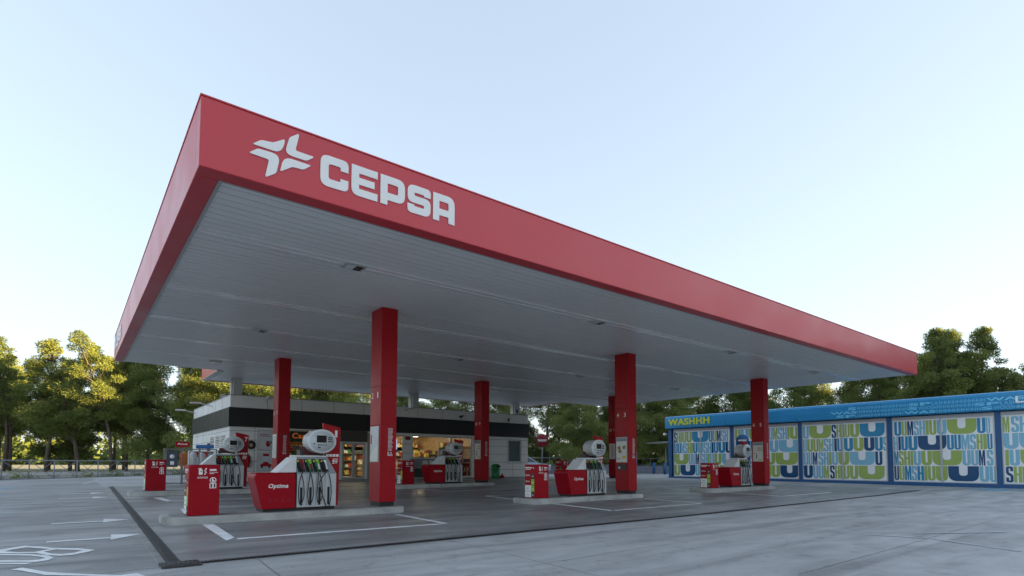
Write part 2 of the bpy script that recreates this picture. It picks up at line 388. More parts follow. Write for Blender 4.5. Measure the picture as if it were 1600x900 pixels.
# BUS lettering on the lane, seen from its side
def ring(pts, inner, mt=None):
    b = MB(); tri = tessellate_polygon([[Vector((*p, 0)) for p in pts]]+[[Vector((*p, 0)) for p in i] for i in inner]); fl = list(pts)+[p for i in inner for p in i]
    b.add([(x, y, G(x, y)+.009) for x, y in fl], tri); return b
b = ring([(-0.78, 10.39), (-0.75, 10.57), (-0.48, 10.83), (-0.3, 10.63), (-0.15, 10.4), (0.13, 10.17), (0.32, 9.87), (0.25, 9.75), (0.06, 9.56), (-0.06, 9.58), (-0.19, 9.71), (-0.31, 9.98), (-0.51, 10.08), (-0.75, 10.27)],
         [[(-0.66, 10.38), (-0.58, 10.53), (-0.45, 10.65), (-0.3, 10.45), (-0.18, 10.3), (-0.34, 10.11), (-0.51, 10.21)], [(-0.24, 10.07), (-0.11, 10.21), (0.18, 9.92), (0.09, 9.75), (-0.04, 9.71), (-0.16, 9.84)]])
setp(b.build('road_marking', M_PAINT), kind='structure')
for poly in ([(-0.79, 10.25), (-0.38, 9.94), (-0.19, 9.69), (-0.12, 9.45), (-0.18, 9.27), (-0.29, 9.21), (-0.73, 9.51), (-0.74, 9.64), (-0.37, 9.39), (-0.26, 9.38), (-0.21, 9.48), (-0.26, 9.62), (-0.38, 9.80), (-0.78, 10.11)],
             [(-0.73, 9.45), (-0.32, 9.17), (-0.38, 9.09), (-0.72, 9.32)],
             [(-0.5, 8.78), (-0.4, 8.85), (-0.16, 8.38), (0.17, 8.03), (0.48, 7.7), (0.64, 7.72), (0.7, 7.5), (0.63, 7.44), (0.17, 7.9), (-0.18, 8.21), (-0.4, 8.64)]):
    mark('road_marking', poly)
# bay outlines round the islands
def outline(pts, wd=.13, mt=None):
    for a, c in zip(pts[:-1], pts[1:]): mark('road_marking', strip(a, c, wd), mt, .009+random.random()*.001)
random.seed(3)
for cx in (0, 9.05, 18.1):
    x0 = cx+2.1
    mark('road_marking', [(x0-.07, 12.2), (x0+.13, 12.2), (x0+.06, 10.08), (x0-.12, 9.8)])
    mark('road_marking', strip((x0+.06, 9.92), (cx+5.95, 9.86), .14)); mark('road_marking', strip((cx+6.05, 9.87), (cx+6.0, 12.0), .13))
    mark('road_marking', [(x0+.05, 15.8), (x0+.25, 15.8), (x0+.1, 14.0), (x0-.1, 14.0)]); mark('road_marking', strip((x0+.2, 15.87), (cx+6, 15.87), .12))
    mark('road_marking', [(x0-.12, 19.9), (x0+.1, 19.9), (x0+.2, 18.5), (x0+.05, 18.3)]); mark('road_marking', strip((x0+.2, 18.4), (cx+6, 18.4), .12)); mark('road_marking', strip((cx+6.1, 18.5), (cx+6.05, 20.3), .12))
    mark('road_marking', strip((x0, 24.0), (cx+6, 24.0), .12))
mark('road_marking', strip((-.8, 19.2), (-.1, 18.5), .12), M_WORN)
# worn markings far left and near the wash
for poly in ([(-2.9, 26.0), (-1.5, 27.2), (-1.9, 27.9), (-3.4, 26.8)],): mark('road_marking', poly, M_BLUEP)
for a, c in (((-3.0, 25.4), (-.8, 25.9)), ((-2.4, 28.2), (.2, 29.5)), ((-1.6, 30.6), (.45, 30.2)), ((.45, 30.2), (1.15, 37.0)), ((-2.5, 32.2), (-1.8, 37.5)), ((-1.1, 29.6), (.3, 31.4))):
    mark('road_marking', strip(a, c, .16), M_WORN)
for a, c in (((30.5, 14.5), (31.9, 13.2)), ((31.3, 11.6), (31.9, 10.4)), ((30.2, 9.4), (31.5, 8.2)), ((11.28, 3.98), (11.48, 3.2)), ((11.5, 3.1), (10.9, 1.9)), ((12.1, 3.52), (13.6, 2.55))):
    mark('road_marking', strip(a, c, .10), M_WORN)
mark('road_marking', [(30.6, 7.0), (31.9, 6.6), (31.8, 5.2), (30.4, 5.8)], M_BLUEP)
# slab joints
for pl in ([(1.98, 7.9), (1.89, 6.6), (1.8, 3)], [(4.9, 7.9), (4.84, 6.15), (4.79, 5.58), (4.74, 4.8), (4.6, 2)], [(2.0, 5.2), (3.6, 5.32), (4.75, 5.38), (6.74, 5.47), (12, 5.5)],
           [(6.61, 3.08), (13.22, 3.21), (19.42, 3.27), (30, 3.3)], [(13.4, 7.9), (13.36, 4.8), (13.22, 3.21), (13.14, 2.2)], [(22, 7.8), (21.9, 3)]):
    for a, c in zip(pl[:-1], pl[1:]): mark('pavement_joint', strip(a, c, .007), M_DARKJ, .005)

# drain channels with slotted gratings
def channel(name, a, c, wd, n, label):
    a = Vector(a); c = Vector(c); L = (c-a).length; d = (c-a)/L; nn = Vector((-d.y, d.x)); b = MB(); step = L/n
    for i in range(n):
        p0 = a+d*step*(i+.0); p1 = a+d*step*(i+.62)
        pts = [p0-nn*wd/2, p1-nn*wd/2, p1+nn*wd/2, p0+nn*wd/2]
        b.add([(p.x, p.y, G(p.x, p.y)+.017) for p in pts], [(0, 1, 2, 3)])
    for s in (-1, 1):
        for i in range(0, n, 8):
            p0 = a+d*step*i; p1 = a+d*step*min(i+8, n)
            pts = [p0+nn*s*(wd/2-.012), p1+nn*s*(wd/2-.012), p1+nn*s*(wd/2+.014), p0+nn*s*(wd/2+.014)]
            if s < 0: pts = pts[::-1]
            b.add([(p.x, p.y, G(p.x, p.y)+.021) for p in pts], [(0, 1, 2, 3)])
    root = drape(name, strip(tuple(a), tuple(c), wd+.03), M_DARKJ, .011, 1, kind=None)
    setp(root, label, 'drain')
    b.build('grating', M_IRON, root); return root
channel('drainage_channel', (1.33, 8.06), (28.4, 8.10), .075, 500, 'long thin slotted drain running along the front of the forecourt under the canopy edge')
channel('drainage_channel', (1.07, 8.22), (1.28, 26.7), .115, 380, 'wide dark slotted drain running away down the left side of the forecourt')
b = MB(); z = G(1.1, 8)+.008
b.box(.90, 1.33, 7.86, 8.2, z, z+.02)
t = setp(b.build('drain_cover', M_IRON), 'dark square iron drain cover where the two drains meet at lower left', 'drain cover')
b = MB()
for i in range(8): b.box(.93+i*.05, .955+i*.05, 7.90, 8.16, z+.021, z+.028)
b.build('grid_bars', M_DARK, t)

# ------------------------------------------------------------------ pump islands
def island(x0, x1, y0, y1, label):
    z = G((x0+x1)/2, y0)
    pts = rnd_poly([(x0, y0, .35), (x1, y0, .22), (x1, y1, .22), (x0, y1, .35)], 8)
    b = MB(); b.prism(pts, (0, 0, z-.1), X_, Y_, .25+.0)
    o = b.build('kerb_island', M_KERB, bev=.02); setp(o, label, 'kerb island', 'concrete pump islands', 'structure')
    b = MB(); b.prism(rnd_poly([(x0+.14, y0+.14, .3), (x1-.12, y0+.14, .2), (x1-.12, y1-.14, .2), (x0+.14, y1-.14, .3)], 6), (0, 0, z+.152), X_, Y_, .004)
    b.build('island_infill', M_PAVE, o)
    return z+.156
ISL = {}
for i, (cx, nm) in enumerate(((5.82, 'front left'), (14.87, 'front middle'), (23.95, 'front right'))):
    ISL[i] = island(cx-4.4, cx+.62, 12.3, 13.45, nm+' concrete pump island with rounded ends')
for i, (cx, nm) in enumerate(((5.8, 'back left'), (14.75, 'back middle'), (23.9, 'back right'))):
    ISL[3+i] = island(cx-4.35, cx+.62, 20.7, 21.85, nm+' concrete pump island nearer the shop')

# ------------------------------------------------------------------ fuel canopy
CX0, CY0, CX1, CY1, CH, CF = 1.145, 7.874, 27.92, 25.5, 4.951, .921
canopy = empty('fuel_canopy', (14.5, 16.7, 0), 'large flat red edged canopy on red columns over the fuel pumps', 'canopy')
O = canopy.location
b = MB(O)
t = .28
def fascia_run(b, x0, x1, y0, y1):
    # four walls with a bottom lip
    for (a0, a1, c0, c1, lo) in ((x0, x1, y0, y0+t, 0), (x0, x1, y1-.1, y1, .052), (x0, x0+t, y0+t, y1-.1, 0), (x1-.1, x1, y0+t, y1-.1, .052)):
        b.box(a0, a1, c0, c1, CH+lo, CH+CF)
fascia_run(b, CX0, CX1, CY0, CY1)
b.build('fascia', M_RED, canopy, bev=.012)
b = MB(O); b.box(CX0+.02, CX1-.02, CY0+.02, CY1-.02, CH+CF-.12, CH+CF-.04)
b.build('roof_deck', M_GREYD, canopy)
b = MB(O)
for (a0, a1, c0, c1) in ((CX0-.01, CX1+.01, CY0-.01, CY0+.05), (CX0-.01, CX0+.05, CY0+.05, CY1)): b.box(a0, a1, c0, c1, CH+CF+.001, CH+CF+.02)
b.build('edge_flashing', M_RED, canopy)
# soffit planks running along X
STRIPS = [10.15, 13.85, 16.92, 19.72, 22.55]
b = MB(O); sx0, sx1, sy0, sy1 = CX0+t, CX1-.005, CY0+t, CY1-.003; n = int((sy1-sy0)/.2); pw = (sy1-sy0)/n
random.seed(5)
for i in range(n):
    ya = sy0+i*pw; 
    for (xa, xb) in ((sx0, sx0+8.7), (sx0+8.704, sx0+17.6), (sx0+17.604, sx1)):
        dz = random.uniform(-.002, .002)
        b.hexa([(xx, yy, zz+dz) for zz in (CH+.03, CH+.05) for yy in (ya+.012, ya+pw-.012) for xx in (xa, xb)])
b.box(sx0, sx1-.12, sy0, sy1-.12, CH+.055, CH+.07, 1)
b.build('soffit', [M_SOF, M_SOFJ], canopy)
b = MB(O)
b.box(sx0, sx0+.05, sy0, sy1, CH+.004, CH+.029); b.box(sx0+.05, sx1, sy0, sy0+.04, CH+.004, CH+.029)
b.build('edge_trim', M_ALU, canopy)
for y in STRIPS:  # pale strips along the joints imitate bright sky reflected in the soffit
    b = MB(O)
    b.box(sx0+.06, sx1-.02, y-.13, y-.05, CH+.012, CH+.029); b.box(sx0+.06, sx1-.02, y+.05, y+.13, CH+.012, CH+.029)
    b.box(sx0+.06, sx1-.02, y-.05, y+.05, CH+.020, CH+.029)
    b.build('reflected_sky_strip', M_SOFS, canopy)
for (x, y) in ((4.15, 10.2), (4.1, 16.9), (4.15, 23.3), (10.95, 10.2), (10.95, 17.05), (17.4, 10.2), (17.2, 17.1), (23.95, 10.3), (10.9, 23.3), (17.3, 23.3), (24, 17.1)):
    b = MB(O); b.box(x-.2, x+.2, y-.16, y+.16, CH-.012, CH+.03)
    o = b.build('canopy_light', M_ALU, canopy, bev=.004)
    b = MB(O); b.box(x-.155, x+.0, y-.115, y+.115, CH-.017, CH-.013); b.box(x+.02, x+.155, y-.115, y+.115, CH-.017, CH-.013, 1); b.build('lamp_glass', [M_LENS, M_SCREEN], o)
# rear wing over the shop
WX0, WX1, WY1 = 4.62, 24.2, 29.0
b = MB(O)
for (a0, a1, c0, c1) in ((WX0, WX0+.2, CY1+.002, WY1), (WX0+.2, WX1, WY1-.2, WY1), (WX1-.2, WX1, CY1+.002, WY1-.2)): b.box(a0, a1, c0, c1, CH+.02, CH+.86)
b.build('rear_fascia', M_RED, canopy, bev=.01)
b = MB(O); n = int((WY1-CY1)/.2)
for i in range(n): b.box(WX0+.2, WX1-.2, CY1+.002+i*.2+.006, CY1+i*.2+.194, CH+.03, CH+.05)
b.box(WX0+.2, WX1-.2, CY1+.002, WY1-.2, CH+.055, CH+.07, 1); b.box(WX0+.02, WX1-.02, CY1+.01, WY1-.02, CH+.76, CH+.8, 1)
b.build('rear_soffit', [M_SOF, M_SOFJ], canopy)
b = MB(O); b.box(WX0-.01, WX0+.26, CY1+.02, WY1, CH+.0, CH+.019); b.box(WX0+.26, WX1, WY1-.1, WY1, CH+.0, CH+.019); b.build('edge_trim', M_ALU, canopy)
# emblem and company name on both faces
EMB = [[(88, 118), (155, 90), (240, 110), (328, 85), (324, 125), (302, 166), (270, 177), (232, 166)], [(362, 72), (432, 44), (430, 70), (405, 168), (545, 217), (488, 245), (380, 210), (345, 190), (335, 160)],
       [(62, 182), (130, 153), (240, 185), (275, 205), (287, 240), (265, 335), (190, 362), (185, 350), (212, 235)], [(293, 318), (310, 250), (332, 227), (365, 226), (523, 280), (462, 310), (385, 288), (305, 318)]]
def emb_world():
    # the four arms, in metres from the emblem centre, measured on the fascia
    out = []
    for pl in EMB:
        q = []
        for (a, c) in pl:
            px, py = 375+a/4.706, 200+c/4.706
            r = f_ + r2*((px-800)/F_PX) + u2*((CY-py)/F_PX); k = CY0/r.y
            q.append((r.x*k-2.13, r.z*k+1.2-5.42))
        out.append(q)
    return out
ARMS = emb_world()
w_, h_, t_ = .415, .46, .118
LET = {
 'C': ([(w_, .63*h_), (w_, h_, .12), (0, h_, .12), (0, 0, .12), (w_, 0, .12), (w_, .37*h_), (w_-t_, .37*h_), (w_-t_, t_, .03), (t_, t_, .04), (t_, h_-t_, .04), (w_-t_, h_-t_, .03), (w_-t_, .63*h_)], None),
 'E': ([(0, h_), (w_, h_), (w_, h_-t_*.95), (t_, h_-t_*.95), (t_, h_*.5+t_*.45), (w_*.88, h_*.5+t_*.45), (w_*.88, h_*.5-t_*.45), (t_, h_*.5-t_*.45), (t_, t_*.95), (w_, t_*.95), (w_, 0), (0, 0, .12)], None),
 'P': ([(0, 0), (t_, 0), (t_, .17*h_), (w_, .17*h_, .13), (w_, h_, .13), (0, h_)], [(t_, .17*h_+t_), (w_-t_, .17*h_+t_, .03), (w_-t_, h_-t_, .03), (t_, h_-t_)]),
 'S': ([(0, .31*h_), (0, 0, .12), (w_, 0, .12), (w_, h_*.5+t_*.5, .1), (t_, h_*.5+t_*.5, .03), (t_, h_-t_, .03), (w_-t_, h_-t_, .03), (w_-t_, .69*h_), (w_, .69*h_), (w_, h_, .12), (0, h_, .12), (0, h_*.5-t_*.5, .1), (w_-t_, h_*.5-t_*.5, .03), (w_-t_, t_, .03), (t_, t_, .03), (t_, .31*h_)], None),
 'A': ([(0, 0), (t_, 0), (t_, .22*h_), (w_-t_, .22*h_), (w_-t_, 0), (w_, 0), (w_, h_, .14), (0, h_)], [(t_, .22*h_+t_*.95), (w_-t_, .22*h_+t_*.95), (w_-t_, h_-t_, .03), (t_, h_-t_)])}
def sign(org, right, scale=1):
    # org: emblem centre on the face
    org = Vector(org); right = Vector(right); nn = right.cross(Z_); org = org+nn*.006
    b = MB(O)
    for pl in ARMS: b.prism(rnd_poly([(x*scale, z*scale, .03) for x, z in pl], 3), org, right, Z_, .008)
    b.build('emblem', M_WHITE, canopy)
    for i, ch in enumerate('CEPSA'):
        out, hole = LET[ch]; b = MB(O)
        sc = lambda P: [(p[0]*scale, p[1]*scale)+((p[2]*scale,) if len(p) > 2 else ()) for p in P]
        b.prism(rnd_poly(sc(out)), org+right*(.545+i*.463)*scale+Z_*(-.235)*scale, right, Z_, .008, holes=[rnd_poly(sc(hole))] if hole else ())
        b.build('letter', M_WHITE, canopy)
sign((2.13, CY0, 5.42), X_); sign((CX0, 24.6, 5.42), -Y_, 1.0)

# columns
def column(cx, cy, z0, nums, i):
    """cx, cy: near corner (left face at cx, front face at cy)."""
    x1, y1 = cx+.42, cy+.6
    b = MB(O)
    cuts = [z0+.10, z0+1.95, z0+2.9, CH+.03]
    for a, c in zip(cuts[:-1], cuts[1:]): b.box(cx, x1, cy, y1, a+.004, c-.004)
    b.box(cx+.01, x1-.01, cy+.01, y1-.01, z0+.1, CH+.03, 1)
    col = b.build('column', [M_REDC, M_DRED], canopy, bev=.008)
    b = MB(O); b.box(cx+.03, x1-.03, cy+.03, y1-.03, z0, z0+.1); b.build('base_shoe', M_BLACK, col)
    # numbers, both on the left face
    for nn_, yy in ((nums[0], y1-.09), (nums[1], cy+.2)):
        b = MB(O); text(b, nn_, (cx, yy, z0+2.62), -Y_, Z_, (.05 if nn_ == '1' else .085)*(1 if len(nn_) == 1 else 1.8), .14, bold=.008); b.build('number', M_WHITE, col)
    # poster on the left face
    zp0, zp1 = z0+1.06, z0+1.93
    b = MB(O); b.box(cx-.018, cx-.002, cy+.06, y1-.06, zp0, zp1); f = b.build('poster_frame', M_ALU, col, bev=.004)
    b = MB(O); k = -.021+cx
    def rect(a, c, d, e, mi): b.prism([(0, 0), (c, 0), (c, e), (0, e)], (k-.0006*mi, y1-.08-a, zp0+.02+d), -Y_, Z_, 0, mi)
    if i == 0:
        rect(0, .44, 0, .83, 1); b.prism([(0, 0), (.44, 0), (.44, .42), (.30, .33), (.15, .27), (0, .12)], (k-.003, y1-.08, zp0+.02), -Y_, Z_, 0, 0); rect(.02, .07, .42, .22, 3); rect(.14, .10, .42, .2, 0); rect(.03, .06, .05, .05, 2)
    elif i in (1, 2, 4):
        rect(0, .44, 0, .83, 0); rect(0, .44, .70, .13, 4)
        if i == 1:
            for (cc, dd) in ((.12, .50), (.16, .38), (.34, .52)): b.ell((k-.001, y1-.08-cc, zp0+dd), (-1, 0, 0), Y_, Z_, .075, .065, .002, 16, 5)
            rect(.26, .15, .10, .1, 6); rect(.03, .12, .1, .03, 4)
            b.box(k-.0005, cx-.001, cy+.1, y1-.12, z0+.80, z0+1.0, 2); b.ell((k-.002, y1-.2, z0+.88), (-1, 0, 0), Y_, Z_, .05, .05, .002, 14, 0)
        else:
            for a in range(3):
                for c in range(2): rect(.22+a*.07, .045, .45+c*.1, .06, 5)
            rect(.14, .04, .12, .17, 2); rect(.155, .015, .29, .06, 2); rect(.25, .17, .03, .07, 6); rect(.03, .1, .32, .05, 6)
    else:
        rect(0, .44, 0, .83, 0)
        for a in range(9): rect(.14, .12+.05*(a % 3), .08+a*.08, .03, 4)
    b.build('poster', [M_CREAM, M_POST1, M_DARK, M_REDC, M_GREYD, M_TAN, M_YEL], f)
    # small print on the front face
    b = MB(O); random.seed(20+i)
    for q in range(18):
        wd = random.uniform(.09, .13); b.prism([(0, 0), (wd, 0), (wd, .016), (0, .016)], (cx+.2, cy-.003, z0+1.86-q*.031), X_, Z_, 0)
    for (a, c) in ((0, 0), (.045, 0), (.09, 0), (0, .05), (.07, .05)): b.prism([(0, 0), (.038, 0), (.038, .042), (0, .042)], (cx+.19+a, cy-.003, z0+1.21+c), X_, Z_, 0)
    b.build('small_print', M_POST1, col)
for i, (cx, nums) in enumerate(((5.82, ('2', '1')), (14.87, ('4', '3')), (23.95, ('6', '5')))): column(cx, 12.5, ISL[i], nums, i)
for i, (cx, nums) in enumerate(((5.80, ('8', '7')), (14.72, ('10', '9')), (23.9, ('12', '11')))): column(cx, 20.95, ISL[3+i], nums, 3+i)
for (x, y) in ((5.62, 27.35), (14.6, 27.35), (21.7, 27.3)):
    b = MB(O); b.box(x, x+.38, y, y+.4, 4.19, CH+.03); b.box(x-.05, x-.005, y+.12, y+.4, 4.19, CH+.03); b.build('roof_column', M_SOFS if False else M_ALU, canopy, bev=.01)

# ------------------------------------------------------------------ fuel dispenser (local frame: x right, y away, z up, at island top)
def make_dispenser(x, y, z, label):
    rt = empty('fuel_dispenser', (x, y, z), label, 'fuel pump', 'fuel pumps on the islands')
    D = .62
    MB().box(.20, 1.72, .04, D-.04, 0, .07).build('base_plinth', M_BLACK, rt)
    b = MB(); b.prism(rnd_poly([(.17, .06), (.84, .06), (.84, .80), (.02, .80, .05), (.0, .72, .02)], 4), (0, D, 0), X_, Z_, D)
    cab = b.build('cabinet', M_REDD, rt, bev=.012)
    b = MB(); b.box(.05, .84, .08, D-.08, .801, .825); b.build('cabinet_lid', M_REDD, cab, bev=.008)
    b = MB(); text(b, 'Optima', (.27, 0, .475), X_, Z_, .41, .115, bold=.025, shear=.22); b.build('lettering', M_WHITE, cab)
    b = MB()
    for i in range(4):
        xx = .30+i*.125
        for (a, c, d, e) in ((0, 0, .05, .014), (0, .055, .05, .012), (.005, .022, .018, .022), (.03, .022, .014, .022)): b.prism([(0, 0), (d, 0), (d, e), (0, e)], (xx+a, -.0035, .20+c), X_, Z_, 0)
    b.build('icons', M_DRED, cab)
    b = MB(); b.prism([(.45, .826), (.872, .826), (.872, 1.16), (.80, 1.16)], (0, D-.06, 0), X_, Z_, D-.12); b.build('shroud', M_WP, rt, bev=.01)
    # hose module
    b = MB(); b.box(.875, 1.74, 0, D, .07, .80)
    mod = b.build('hose_module', M_GREYM, rt, bev=.006)
    b = MB(); b.hexa([(.875, 0, .803), (1.74, 0, .803), (.875, D, .803), (1.74, D, .803), (.875, .12, 1.17), (1.57, .12, 1.17), (.875, D-.12, 1.17), (1.57, D-.12, 1.17)])
    b.build('nozzle_panel', M_GREYD, mod, bev=.006)
    b = MB()
    for i in range(3): b.box(.875+.2*(i+1)+.008, .875+.2*(i+1)+.014, -.004, 0, .1, .79)
    for i in range(4): b.box(.94+i*.2, .99+i*.2, -.006, 0, .11, .50)
    b.build('hose_slots', M_BLACK, mod)
    b = MB()
    for (a, c) in ((.10, .12), (.72, .12), (.10, .74), (.72, .74)): b.ell((a+.1, -.001, c), -Y_, X_, Z_, .008, .008, .003, 8)
    b.box(.842, .846, -.002, .002, .07, .79); b.build('panel_bolts', M_DRED, cab)
    MB().box(.843, .872, .005, D-.005, .07, .80).build('panel_gap', M_BLACK, rt)
    MB().box(.84, 1.56, .14, D-.14, 1.172, 1.20).build('top_light_bar', M_WHITE, rt, bev=.006)
    sl = Vector((0, .12, .367)).normalized()      # up the sloping panel
    nn = Vector((0, -sl.z, sl.y))
    for i in range(4):
        x0 = .895+i*.172; P0 = Vector((x0, .012, .835))
        def pt(a, c, d=0): return P0+X_*(a-(c*.12))+sl*c+nn*d
        b = MB(); rc = [pt(0, 0, .002), pt(.16, 0, .002), pt(.16, .30, .002), pt(0, .30, .002)]; b.add(rc, [(0, 1, 2, 3)])
        b.add([pt(0, .0, .03), pt(.012, .0, .03), pt(.012, .3, .03), pt(0, .3, .03)], [(0, 1, 2, 3)], 0)
        bay = b.build('nozzle_bay', M_BLACK, rt)
        b = MB(); c0 = .03 if i % 2 else .0
        b.add([pt(.085, .06, .012), pt(.15, .06, .012), pt(.15, .28, .012), pt(.085, .28, .012)], [(0, 1, 2, 3)], (0, 0, 1, 1)[i])
        if i in (1, 2): b.add([pt(.085, .19, .014), pt(.15, .19, .014), pt(.15, .29, .014), pt(.085, .29, .014)], [(0, 1, 2, 3)], 2)
        b.build('grade_label', [M_REDC, M_WHITE, M_GREEN], bay)
        g = 1 if i in (1, 2) else 0
        b = MB(); b.tube([pt(.02, .26, .03), pt(.05, .24, .05), pt(.065, .16, .065), pt(.07, .06, .06), pt(.075, -.02, .05)], [.012, .022, .026, .022, .018], 8, g)
        b.tube([pt(.015, .20, .04), pt(.02, .12, .075), pt(.06, .05, .075)], .007, 6, 0); b.ell(pt(.03, .235, .035), nn, X_, sl, .022, .022, .03, 10, 2)
        b.build('nozzle', [M_BLACK, M_DGREEN, M_YEL], bay)
        xs = pt(.075, -.02, .05); dx = (0, 0, .0, .13)[i]
        b = MB(); k = .93+i*.2; z0 = (.16, .14, .17, .05)[i]; pts = []
        A = (xs.x, xs.y, xs.z); 
        ctl = [A, (k-.02-dx*1.2, -.05, .62), (k-.035-dx*.7, -.045, .36), (k-.01, -.045, z0), (k+.045, -.035, z0+.02), (k+.085, -.04, .33), (k+.07, -.035, .60), (k+.03, -.02, .80)]
        def cr(p, t):
            p0, p1, p2, p3 = (Vector(q) for q in p); return .5*((2*p1)+(p2-p0)*t+(2*p0-5*p1+4*p2-p3)*t*t+(3*p1-p0-3*p2+p3)*t**3)
        c2 = [ctl[0]]+ctl+[ctl[-1]]
        for s in range(len(ctl)-1): pts += [cr(c2[s:s+4], u/5) for u in range(5)]
        pts.append(Vector(ctl[-1])); b.tube(pts, .0105, 6); b.build('hose', M_BLACK, rt)
    # head
    MB().box(.98, 1.06, .2, D-.2, 1.2, 1.32).box(1.40, 1.5, .2, D-.2, 1.2, 1.32).build('head_posts', M_DARK, rt)
    b = MB(); b.box(1.02, 1.46, .34, .36, 1.22, 1.40); b.build('advert_board', mat('maroon_board', (.12, .025, .03), .5), rt)
    c = Vector((1.40, -.02, 1.52))
    b = MB(); b.ell(c, Y_, X_, Z_, .325, .27, .46, 40, 0, ((0, .93), (.03, 1), (.12, 1), (.13, .96), (.88, .96), (.97, .9), (1, .8)))
    hd = b.build('display_head', M_SILV, rt)
    b = MB(); b.ell(c+Vector((0, -.003, 0)), -Y_, X_, Z_, .275, .225, .004, 40); fp = b.build('face_plate', mat('face_plate', (.60, .63, .64), .4), hd)
    b = MB(); b.box(1.27, 1.49, -.036, -.026, 1.49, 1.65); b.build('screen', M_SCREEN, fp, bev=.003)
    b = MB(); 
    for r in range(3):
        for q in range(4): b.box(1.525+q*.026, 1.545+q*.026, -.031, -.026, 1.50+r*.045, 1.53+r*.045)
    for q in range(4): b.box(1.30+q*.055, 1.335+q*.055, -.031, -.026, 1.425, 1.45)
    b.box(1.30, 1.36, -.031, -.026, 1.365, 1.395); b.box(1.20, 1.235, -.031, -.026, 1.45, 1.475)
    b.build('keys', M_DARK, fp)
    # totem blade
    b = MB(); b.prism([(1.70, .06), (1.90, .06), (1.935, 1.86), (1.52, 1.95), (1.60, 1.1)], (0, .36, 0), X_, Z_, .07)
    bl = b.build('totem_blade', M_REDC, rt, bev=.006)
    b = MB()
    for q in range(4): b.prism([(0, 0), (.065, 0), (.065, .06), (0, .06)], (1.60+q*.078, .287, 1.18), X_, Z_, 0)
    for (a, c, d, e) in ((0, .06, .13, .015), (0, .0, .055, .045), (.07, .0, .05, .02), (.07, .03, .06, .015), (.0, -.04, .05, .025), (.065, -.03, .05, .02)): b.prism([(0, 0), (d, 0), (d, e), (0, e)], (1.75+a, .287, 1.06+c), X_, Z_, 0)
    b.build('pictograms', M_WHITE, bl)
    return rt
def add_number(rt, s):
    bl = [c for c in rt.children if c.name.startswith('totem_blade')][0]
    b = MB(); text(b, s, (1.80-(.05 if len(s) > 1 else 0), .287, 1.63), X_, Z_, (.055 if s == '1' else .10)*(1 if len(s) == 1 else 1.5), .16, bold=.012); b.build('number', M_WHITE, bl)
d0 = make_dispenser(3.02, 12.5, ISL[0], 'pump with number 1 blade, nearest pump at the front left')
places = [(12.0, 12.5, ISL[1], '3', 'pump with number 3 blade, on the front middle island'), (21.15, 12.52, ISL[2], '5', 'pump with number 5 blade, on the front right island'),
          (2.98, 20.95, ISL[3], '7', 'pump with number 7 blade, behind the extinguisher box at left'), (11.95, 20.95, ISL[4], '9', 'pump with number 9 blade, in front of the lit shop window'),
          (21.1, 20.95, ISL[5], '11', 'pump half hidden behind pump number 3, on the far right island')]
ds = []
for (x, y, z, s, lb) in places:
    o = copy_tree(d0); o.location = (x, y, z); o['label'] = lb; ds.append((o, s))
add_number(d0, '1')
for o, s in ds: add_number(o, s)

